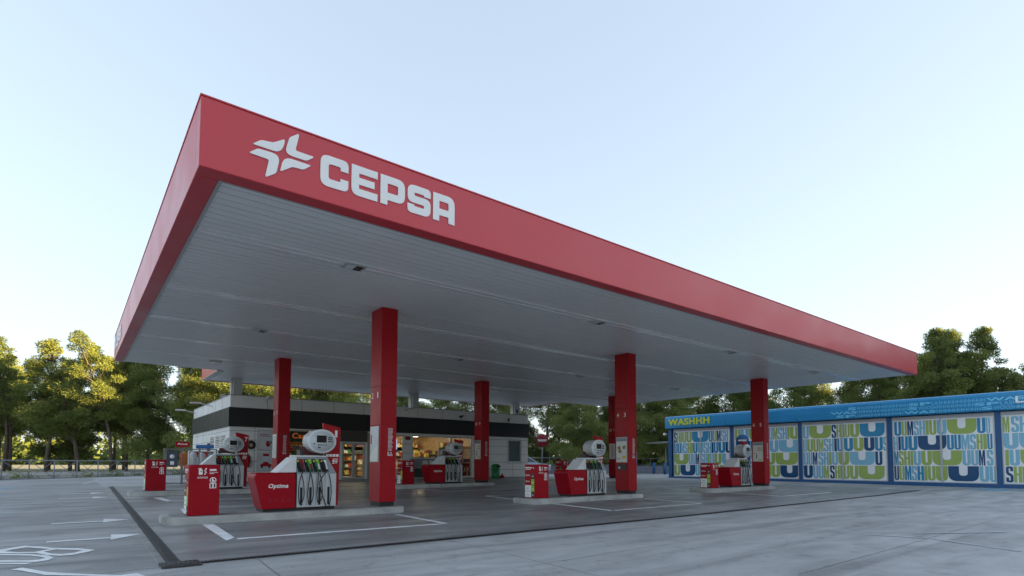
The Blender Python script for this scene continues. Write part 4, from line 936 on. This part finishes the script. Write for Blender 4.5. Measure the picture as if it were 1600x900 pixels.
def stroke_letter(ch, w0, h0):
    t0 = min(w0*.40, .14); s = h0
    if ch == 'U': t0 = w0*(.40 if w0 < .7 else .36); return [rnd_poly([(0, h0), (0, 0, w0*.46 if w0 < .7 else .42), (w0, 0, w0*.46 if w0 < .7 else .42), (w0, h0), (w0-t0, h0), (w0-t0, t0*.8 if w0 < .7 else .26, w0*.13), (t0, t0*.8 if w0 < .7 else .26, w0*.13), (t0, h0)], 7)]
    if ch == 'I': return [[(0, 0), (w0, 0), (w0, h0), (0, h0)]]
    if ch == 'H': return [[(0, 0), (t0, 0), (t0, h0*.44), (w0-t0, h0*.44), (w0-t0, 0), (w0, 0), (w0, h0), (w0-t0, h0), (w0-t0, h0*.56), (t0, h0*.56), (t0, h0), (0, h0)]]
    if ch == 'M': return [[(0, 0), (w0*.27, 0), (w0*.27, h0*.62), (w0*.42, 0), (w0*.58, 0), (w0*.73, h0*.62), (w0*.73, 0), (w0, 0), (w0, h0), (w0*.66, h0), (w0*.5, h0*.5), (w0*.34, h0), (0, h0)]]
    if ch == 'S':
        r = w0*.35; return [rnd_poly([(0, .3*s), (0, 0, r), (w0, 0, r), (w0, s*.48, r), (t0, s*.62, r*.3), (t0, s*.88, r*.3), (w0-t0, s*.88, r*.3), (w0-t0, .7*s), (w0, .7*s), (w0, s, r), (0, s, r), (0, s*.52, r), (w0-t0, s*.38, r*.3), (w0-t0, s*.12, r*.3), (t0, s*.12, r*.3), (t0, .3*s)], 4)]
def clip(poly, lim):
    out = []
    for i in range(len(poly)):
        a, c = poly[i-1], poly[i]; ia, ic = a[0] <= lim, c[0] <= lim
        if ia != ic:
            k = (lim-a[0])/(c[0]-a[0]); out.append((lim, a[1]+(c[1]-a[1])*k))
        if ic: out.append(c)
    return out
for bi, (ya, yb) in enumerate(bays):
    Wd = ya-yb; zp0, zp1 = WZ0+.20, 3.40
    b = MB(O); b.box(WX, WX+.05, yb, ya, zp0, zp1)
    rh = (zp1-zp0-.08)/4; ym = (ya+yb)/2
    for ri, row in enumerate(ROWS[bi]):
        u = .05; zz = zp1-.05-(ri+1)*rh+.02
        toks = row.split(); tot = sum(float(k[2:].rstrip('B')) for k in toks); kk = (Wd-.08)/Wd/max(tot, .9) if False else 1
        for tk in toks:
            wd = float(tk[2:].rstrip('B'))*Wd*(1.0)
            if tk[:2] == 'sp': u += wd; continue
            lw = wd-.018
            if u > Wd-.08: break
            for pl in stroke_letter(tk[0], lw, rh-.035):
                pl = [(x+u, z) for x, z in pl]
                if u+lw > Wd-.04: pl = clip(pl, Wd-.04)
                if len(pl) > 2: b.prism(pl, (WX-.004, ya, zz), -Y_, Z_, 0, COLS[tk[1]])
            u += wd
    pn = b.build('curtain_panel', [M_PANEL, M_PG, M_PL, M_PB, M_PD], wash)
    b = MB(O); fr = .045
    b.box(WX-.035, WX-.008, yb, ya, zp1, zp1+.16); b.box(WX-.035, WX-.008, yb, ya, zp0-.05, zp0); b.box(WX-.035, WX-.008, yb, yb+fr, zp0, zp1); b.box(WX-.035, WX-.008, ya-fr, ya, zp0, zp1); b.box(WX-.035, WX-.008, ym-.04, ym+.04, zp0, zp1)
    b.build('panel_frame', M_FRAMEW, pn)
# lettering on the fascia
b = MB(O); text(b, 'WASHHH', (WX-.34, 23.9, 3.80), -Y_, Z_, 3.2, .46, bold=.036, lift=.0)
vs = len(b.v); o = b.build('name_letters', M_LIMEY, fa)
sol = o.modifiers.new('solid', 'SOLIDIFY'); sol.thickness = .03; sol.offset = 0
b = MB(O); random.seed(4)
def words(z, hh, start, seq):
    y = start
    for (s, wd, bo) in seq:
        zz0 = z; dx = -.326
        text(b, s, (WX+dx, y, z), -Y_, Z_, wd-.03, hh, bold=bo, lift=.0); y -= wd
        if y < YR+1: break
words(4.05, .16, 12.4, [('S', .42, .035), ('WOOSH', .75, .0), ('HHHHHHHHHH', 1.6, .0), ('SP', .95, .035), ('LASH', .55, .0), ('HHHHHHHHHH', 1.5, .0), ('WAS', 1.35, .035), ('HHHHHH', 1.0, .02)])
words(3.86, .15, 13.3, [('WAS', 1.35, .035), ('HHHHHHHHHHHHHH', 2.3, .0), ('S', .42, .035), ('WOOSH', .75, .0), ('HHHHHHHHH', 1.4, .0), ('SP', .95, .035), ('LASH', .6, .0), ('HHHHHHHH', 1.2, .02)])
words(3.66, .15, 13.0, [('SP', .95, .035), ('LASH', .5, .0), ('HHHHHHHHHHH', 1.7, .0), ('WAS', 1.35, .035), ('HHHHHHHHHH', 1.7, .0), ('S', .42, .035), ('WOOSH', .85, .0), ('HHHHH', .8, .02)])
b.build('splash_lettering', M_BLUEL, fa)
b = MB(O); text(b, 'Lavado', (WX-.335, 5.62, 3.9), -Y_, Z_, 1.8, .3, bold=.02, lift=0); b.build('white_letters', M_WHITE, fa)
b = MB(); b.ell((32.9, 24.45, 3.25), X_, Y_, Z_, .09, .09, .2, 12); o = b.build('wall_lamp', M_WHITE); setp(o, 'small white lamp at the left end of the blue car wash', 'lamp')

# ------------------------------------------------------------------ railings
def railing(A, B, z0, hgt, n, label, cross=True, mt=M_GREYP):
    A = Vector((A[0], A[1])); B = Vector((B[0], B[1])); d = (B-A)/n; m0 = (A+B)/2
    rt = empty('railing', (m0.x, m0.y, z0), label, 'railing'); oo = rt.location
    P = lambda i, z: Vector((A.x+d.x*i, A.y+d.y*i, z0+z))
    MB(oo).tube([P(0, hgt), P(n, hgt)], .032, 8).build('top_rail', mt, rt)
    MB(oo).tube([P(0, .08), P(n, .08)], .028, 8).build('bottom_rail', mt, rt)
    for i in range(n+1): MB(oo).tube([P(i, 0), P(i, hgt)], .032, 6).build('railing_post', mt, rt)
    if cross:
        for i in range(n): MB(oo).tube([P(i, .08), P(i+1, hgt)], .016, 5).tube([P(i, hgt), P(i+1, .08)], .016, 5).build('cross_bars', mt, rt)
railing((-12.2, 29.8), (8.7, 51.2), .19, 1.08, 20, 'long grey railing with crossed bars along the left edge of the yard')
b = MB(); A, B = Vector((30, 39.2)), Vector((46.6, 34.1)); d = (B-A).normalized(); nn = Vector((-d.y, d.x))
b.obox(((A.x+B.x)/2, (A.y+B.y)/2, 0), (d.x, d.y, 0), (nn.x, nn.y, 0), (B-A).length/2, .12, .1, .95); o = setp(b.build('low_wall', mat('blue_grey_wall', (.20, .22, .26), .8, var=.15), bev=.02), 'low blue grey wall between the shop and the car wash', 'wall')
railing((30, 39.2), (46.6, 34.1), .95, .72, 8, 'thin steel railing on the low wall left of the car wash', False)
# ------------------------------------------------------------------ signs
rt = empty('no_entry_sign', (25.1, 28.6, G(25.1, 28.6)), 'round red no entry sign on a pole right of the shop', 'road sign'); dv = Vector((-25.1, -28.6, 0)).normalized(); rv = dv.cross(Z_)*-1
MB().tube([(0, 0, 0), (0, 0, 2.75)], .04, 8).build('pole', M_STEEL, rt)
b = MB(); b.ell(Vector((0, 0, 2.42))+dv*.05, dv, rv, Z_, .44, .44, .02, 28); dk = b.build('sign_disc', mat('sign_red', (.36, .02, .04), .4), rt)
b = MB(); b.prism([(-.3, -.075), (.3, -.075), (.3, .075), (-.3, .075)], Vector((0, 0, 2.42))+dv*.075, rv, Z_, 0)
for f in b.f: pass
b.build('white_bar', M_WHITE, dk)
rt = empty('direction_sign', (30.1, 17.0, G(30, 17)), 'round blue sign with a white bar before the car wash panels', 'road sign'); dv = Vector((-30.1, -17, 0)).normalized(); rv = dv.cross(Z_)*-1
MB().tube([(0, 0, 0), (0, 0, 2.6)], .04, 8).build('pole', M_STEEL, rt)
b = MB(); b.ell(Vector((0, 0, 2.35))+dv*.05, dv, rv, Z_, .34, .34, .02, 28); dk = b.build('sign_disc', mat('sign_blue', (.01, .12, .32), .4), rt)
b = MB(); b.prism([(-.22, -.04), (.22, -.04), (.22, .05), (-.22, .05)], Vector((0, 0, 2.35))+dv*.075, rv, Z_, 0); b.build('white_bar', M_WHITE, dk)
for x, y, lb in ((43.6, 33.6, 'left blue bollard beside the car wash'), (42.2, 31.3, 'right blue bollard next to the car wash wall')):
    b = MB(); b.tube([(0, 0, 0), (0, 0, 1.05)], .14, 12); b.ell((0, 0, 1.05), Z_, X_, Y_, .14, .14, .05, 12, 0, ((0, 1), (1, .4))); o = b.build('bollard', M_BLUED); o.location = (x, y, .2); setp(o, lb, 'bollard')
rt = empty('blue_board', (40.4, 33.4, .2), 'light blue board on a post right of the middle column', 'sign'); dv = Vector((-40, -33.4, 0)).normalized(); rv = dv.cross(Z_)*-1
MB().tube([(0, 0, 0), (0, 0, 1.0)], .04, 6).build('post', M_STEEL, rt); MB().obox((0, 0, 0), rv, dv, .3, .03, .9, 2.05).build('board', mat('sky_blue_board', (.06, .35, .65), .4), rt)
rt = empty('vacuum_shelter', (44.6, 33.0, .2), 'grey flat shelter roof beside the left end of the car wash', 'shelter')
MB().tube([(0, 0, 0), (0, 0, 2.9)], .07, 8).build('shelter_post', M_GREYP, rt); MB().hexa([(-1.6, -1, 2.85), (.8, -1, 3.05), (-1.6, 1, 2.85), (.8, 1, 3.05), (-1.6, -1, 2.93), (.8, -1, 3.15), (-1.6, 1, 2.93), (.8, 1, 3.15)]).build('shelter_roof', M_STEEL, rt)

# ------------------------------------------------------------------ parked car
rt = empty('parked_car', (28.0, 34.0, .27), 'pale blue hatchback parked behind the right end of the shop', 'car', rz=math.atan2(-.618, .786))
b = MB(); body = [(-2.0, .35), (-2.05, .8), (-1.95, .98), (-1.2, 1.02), (.75, .98), (1.75, .85), (2.0, .7), (2.02, .35)]
b.prism(body, (0, .82, 0), X_, Z_, 1.64); bo = b.build('body', M_CARP, rt, bev=.07, seg=3)
b = MB(); lo = [(-1.85, .99), (.95, .96)]; 
b.hexa([(-1.9, -.76, .98), (.98, -.76, .95), (-1.9, .76, .98), (.98, .76, .95), (-1.45, -.6, 1.44), (.1, -.6, 1.46), (-1.45, .6, 1.44), (.1, .6, 1.46)]); b.build('cabin_glass', M_TGLASS, rt, bev=.05)
b = MB(); b.hexa([(-1.5, -.62, 1.44), (.15, -.62, 1.46), (-1.5, .62, 1.44), (.15, .62, 1.46), (-1.42, -.56, 1.49), (.0, -.56, 1.51), (-1.42, .56, 1.49), (.0, .56, 1.51)]); b.build('roof', M_CARP, rt, bev=.02)
for s in (-1, 1):
    for (p0, p1) in (((-1.9, s*.77, .97), (-1.47, s*.62, 1.45)), ((-.55, s*.775, .97), (-.6, s*.62, 1.46)), ((1.0, s*.77, .95), (.12, s*.61, 1.47))): MB().tube([p0, p1], .035, 6).build('pillar', M_CARP, rt)
for x in (-1.25, 1.3):
    for y in (-.8, .8):
        b = MB(); b.ell((x, y-.1, .33), Y_, X_, Z_, .33, .33, .2, 24); wh = b.build('wheel', M_TYRE, rt); MB().ell((x, y-.11, .33), Y_, X_, Z_, .2, .2, .22, 16).build('rim', M_ALU, wh)
for y in (-.62, .62): MB().ell((1.93, y, .72), X_, Y_, Z_, .16, .08, .08, 16).build('headlight', M_LENS, rt)
MB().box(1.99, 2.06, -.35, .35, .42, .55).build('grille', M_DARK, rt)

# ------------------------------------------------------------------ trees
def make_tree(seed, H, trunk_h, rad, nclump, fol, lean=0, forks=3, leafn=190, dens=1, tr=.16):
    rg = random.Random(seed)
    tb = MB(); lb = MB()
    leanv = Vector((lean, lean*.4*(rg.random()-.5), 0))
    def trunk_pt(t): return Vector((leanv.x*t*t*H*.3+.15*math.sin(t*5+seed), leanv.y*t*H*.3+.12*math.sin(t*4+seed*2), t*H*.92))
    tp = [trunk_pt(i/9) for i in range(10)]; tb.tube(tp, [tr*(1-.85*(i/9))+.015 for i in range(10)], 7)
    cl = []
    for i in range(nclump):
        t = (i+rg.random())/nclump; z = trunk_h+(H-trunk_h)*t
        prof = math.sin(math.pi*min(1, .16+.84*t)**.85)**.7
        if t > .8: prof *= .85
        a = rg.random()*6.283; rr = rad*prof*(rg.random()**.55)*(1-.25*rg.random())
        c = trunk_pt(min(1, z/H/.92))*1.0; c.z = z; c += Vector((math.cos(a)*rr, math.sin(a)*rr, 0))
        s = rg.uniform(.45, 1.0)*(1.12-.45*t)*rad/3.0
        cl.append((c, s, rr))
    for (c, s, rr) in cl:
        zt = max(trunk_h*.6, c.z-rr*.55-.4); q = trunk_pt(min(1, zt/H/.92)); q.z = zt
        m1 = q.lerp(c, .5)+Vector((0, 0, -.12*rr)); r0 = .02+.028*rr/rad+.015*(1-c.z/H)
        tb.tube([q, m1, c], [r0, r0*.7, r0*.3], 4, 0, False)
        N = int(leafn*s*s*4.2)+90
        for k in range(N):
            v = Vector((rg.gauss(0, 1), rg.gauss(0, 1), rg.gauss(0, 1))).normalized(); k2 = rg.random()**.45
            p = c+Vector((v.x*s*1.25, v.y*s*1.25, v.z*s*.72))*k2
            d = (v+Vector((rg.gauss(0, .6), rg.gauss(0, .6), rg.gauss(0, .6)+.35))).normalized(); e = d.orthogonal().normalized()
            e = (Matrix.Rotation(rg.random()*6.28, 3, d) @ e); L = rg.uniform(.09, .22); wd = rg.uniform(.02, .042)
            lb.add([p-e*wd, p+e*wd, p+d*L+e*wd*.5, p+d*L-e*wd*.5], [(0, 1, 2, 3)])
    return tb, lb
PROTO = []
specs = [(1, 12.5, 4.2, 3.3, 60, 0, .5), (2, 11.5, 3.4, 3.0, 54, 1, -.6), (3, 13.0, 5.0, 3.0, 52, 0, .2), (4, 9.5, 1.5, 3.4, 64, 2, .1), (5, 12.0, 2.2, 3.6, 78, 1, .15), (6, 7.0, .6, 3.0, 52, 0, 0), (7, 13.5, 5.6, 2.6, 40, 1, -.9), (8, 13, 2.0, 2.8, 62, 1, .12)]
for (sd_, H, th, rad, nc, fo, ln) in specs:
    tb, lb = make_tree(sd_, H, th, rad, nc, fo, ln, leafn=230 if sd_ == 8 else 190)
    rt = empty('pine_tree', (0, 0, -200), 'proto', 'tree'); 
    tb.build('trunk', M_BARK, rt); lb.build('crown', M_FOL[fo], rt); PROTO.append((rt, H))
used = set()
def tree(pi, x, y, h, rz, label, group, z=.38):
    rt, H = PROTO[pi]
    if pi in used: o = copy_tree(rt)
    else: o = rt; used.add(pi)
    s = h/H; o.location = (x, y, z); o.rotation_euler = (0, 0, rz); o.scale = (s*random.uniform(.95, 1.1), s*random.uniform(.95, 1.1), s)
    o['label'] = label; o['group'] = group; return o
ordn = ['first', 'second', 'third', 'fourth', 'fifth', 'sixth', 'seventh', 'eighth', 'ninth', 'tenth', 'eleventh', 'twelfth', 'thirteenth', 'fourteenth', 'fifteenth', 'sixteenth', 'seventeenth', 'eighteenth', 'nineteenth', 'twentieth']
random.seed(77)
def at(lat, dep): return (lat*.786+dep*.618, dep*.786-lat*.618)
desc = ['tall pine with a high crown', 'pale pine with a leaning trunk', 'tall slender pine', 'low dense dark pine', 'broad pale green pine', 'low bushy young pine', 'thin leaning pine', 'airy narrow pine']
# left of the shop, beyond the railing (lateral, depth, prototype, height)
LT = [(-52, 47, 0, 12.2), (-47, 49, 1, 12.0), (-42.5, 47, 2, 12.4), (-39.5, 50, 3, 9.5), (-36.5, 47, 1, 11.8), (-34.5, 50, 0, 12.6), (-31.2, 48, 4, 11.5), (-28.3, 50, 2, 12.2), (-25.6, 47, 4, 11.6), (-23.4, 50, 3, 9.6), (-21, 48, 1, 12.0), (-17.5, 52, 0, 12.2), (-14.5, 50, 4, 11.5), (-44.8, 50, 6, 12), (-38, 46, 6, 11.6), (-32.8, 46, 6, 12), (-24.5, 46, 6, 11.8), (-49.5, 46, 4, 11)]
for i, (la, de, pi, h) in enumerate(LT):
    x, y = at(la, de); tree(pi, x, y, h*.90, random.random()*6.28, '%s beyond the left railing, %s from left in front row' % (desc[pi], ordn[i]), 'pines beyond the left railing')
LT2 = [(-58, 60, 1, 11), (-53, 58, 2, 12.5), (-56, 55, 0, 12), (-50.5, 56, 0, 12.2), (-45.5, 55, 0, 12), (-38.5, 56, 0, 12.3), (-29.5, 56, 0, 12.4), (-41, 58, 2, 13), (-48, 62, 0, 11.5), (-33, 60, 0, 12.5), (-27, 62, 4, 12), (-19, 60, 4, 12.5)]
for i, (la, de, pi, h) in enumerate(LT2):
    x, y = at(la, de); tree(pi, x, y, h*.90, random.random()*6.28, '%s in the back row at left, %s from the left' % (desc[pi], ordn[i]), 'pines in the left back row')
MT = [(-25, 62, 0, 12.5), (-22, 58, 4, 12), (-18.5, 60, 1, 12), (-14, 62, 4, 12), (-11, 58, 4, 9.6), (-7.5, 60, 4, 9.6), (-4, 63, 3, 10.2), (0, 60, 4, 10.5), (3.6, 58, 3, 10), (5.8, 50, 4, 8.4), (8.2, 58, 4, 10.5), (11.2, 56, 4, 9.8), (13.5, 60, 3, 10.5), (16, 57, 4, 9.6), (18.5, 62, 4, 11)]
for i, (la, de, pi, h) in enumerate(MT):
    x, y = at(la, de); tree(pi, x, y, h, random.random()*6.28, '%s behind the shop, %s from the left' % (desc[pi], ordn[i]), 'pines behind the shop')
RT = [(21, 64, 4, 11), (24, 61, 3, 10.5), (27, 63, 4, 11.5), (30, 60, 3, 10.8), (33, 61, 4, 11), (35.5, 58, 4, 10.6), (35.8, 54, 2, 12), (38.5, 57, 3, 10), (41, 54, 4, 9.6), (36.6, 48, 7, 12.3), (38.6, 49, 7, 12.6), (40.4, 48, 7, 12.4), (39.6, 50, 7, 11.4), (37.6, 50, 4, 10.6), (36.5, 50, 4, 9.6), (43.6, 50, 3, 9.2), (47, 52, 4, 9.2), (46.6, 48, 7, 11.6), (48.5, 47, 0, 11.4), (50, 50, 4, 9.6)]
for i, (la, de, pi, h) in enumerate(RT):
    x, y = at(la, de); tree(pi, x, y, h, random.random()*6.28, '%s behind the car wash, %s from the left' % (desc[pi], ordn[i]), 'pines behind the car wash')
# unseen pines added across the sun direction to shade canopy, shop and yard
for row in range(3):
    for i in range(34):
        t_ = -58+i*3.05+row*1.5; gx = 50+t_*.766+row*2.6; gy = -22+t_*.643-row*3.1
        tree((4, 3)[(i+row) % 2], gx+random.uniform(-.6, .6), gy+random.uniform(-.6, .6), 13.4, random.random()*6.28, 'unseen pine added to screen the low sun', 'unseen pines added to screen the sun')
for rt, H in PROTO:
    if rt.get('label') == 'proto':
        for c in rt.children: bpy.data.objects.remove(c)
        bpy.data.objects.remove(rt)
# distant scrub and grass
def scrub(name, n, region, hr, sd_, mt, lbl, cat):
    rg = random.Random(sd_); b = MB()
    for i in range(n):
        x, y = region(rg); h = rg.uniform(*hr)
        for k in range(60):
            v = Vector((rg.gauss(0, .5), rg.gauss(0, .5), abs(rg.gauss(0, .45)))); p = Vector((x, y, .3))+Vector((v.x*h*1.3, v.y*h*1.3, v.z*h)); s = h*.13
            d = Vector((rg.gauss(0, 1), rg.gauss(0, 1), rg.gauss(0, 1))).normalized(); e = d.orthogonal().normalized(); b.add([p-e*s, p+e*s, p+d*s*2], [(0, 1, 2)])
    return setp(b.build(name, mt), lbl, cat, None, 'stuff')
scrub('distant_woods', 260, lambda rg: at(rg.uniform(-240, 140), rg.uniform(150, 190)), (4, 9), 5, M_FOL[2], 'far low woods on the horizon behind the pines', 'woods')
scrub('undergrowth', 110, lambda rg: at(rg.uniform(-20, 75), rg.uniform(58, 70)), (1.2, 3.2), 6, M_FOL[2], 'dark undergrowth beneath the pines behind the shop', 'undergrowth')
scrub('weeds', 60, lambda rg: tuple(Vector((-12.2, 29.8))+rd*rg.uniform(0, 30)+rn*rg.uniform(.2, .6)), (.15, .4), 7, M_FOL[1], 'small weeds along the foot of the left railing', 'weeds')
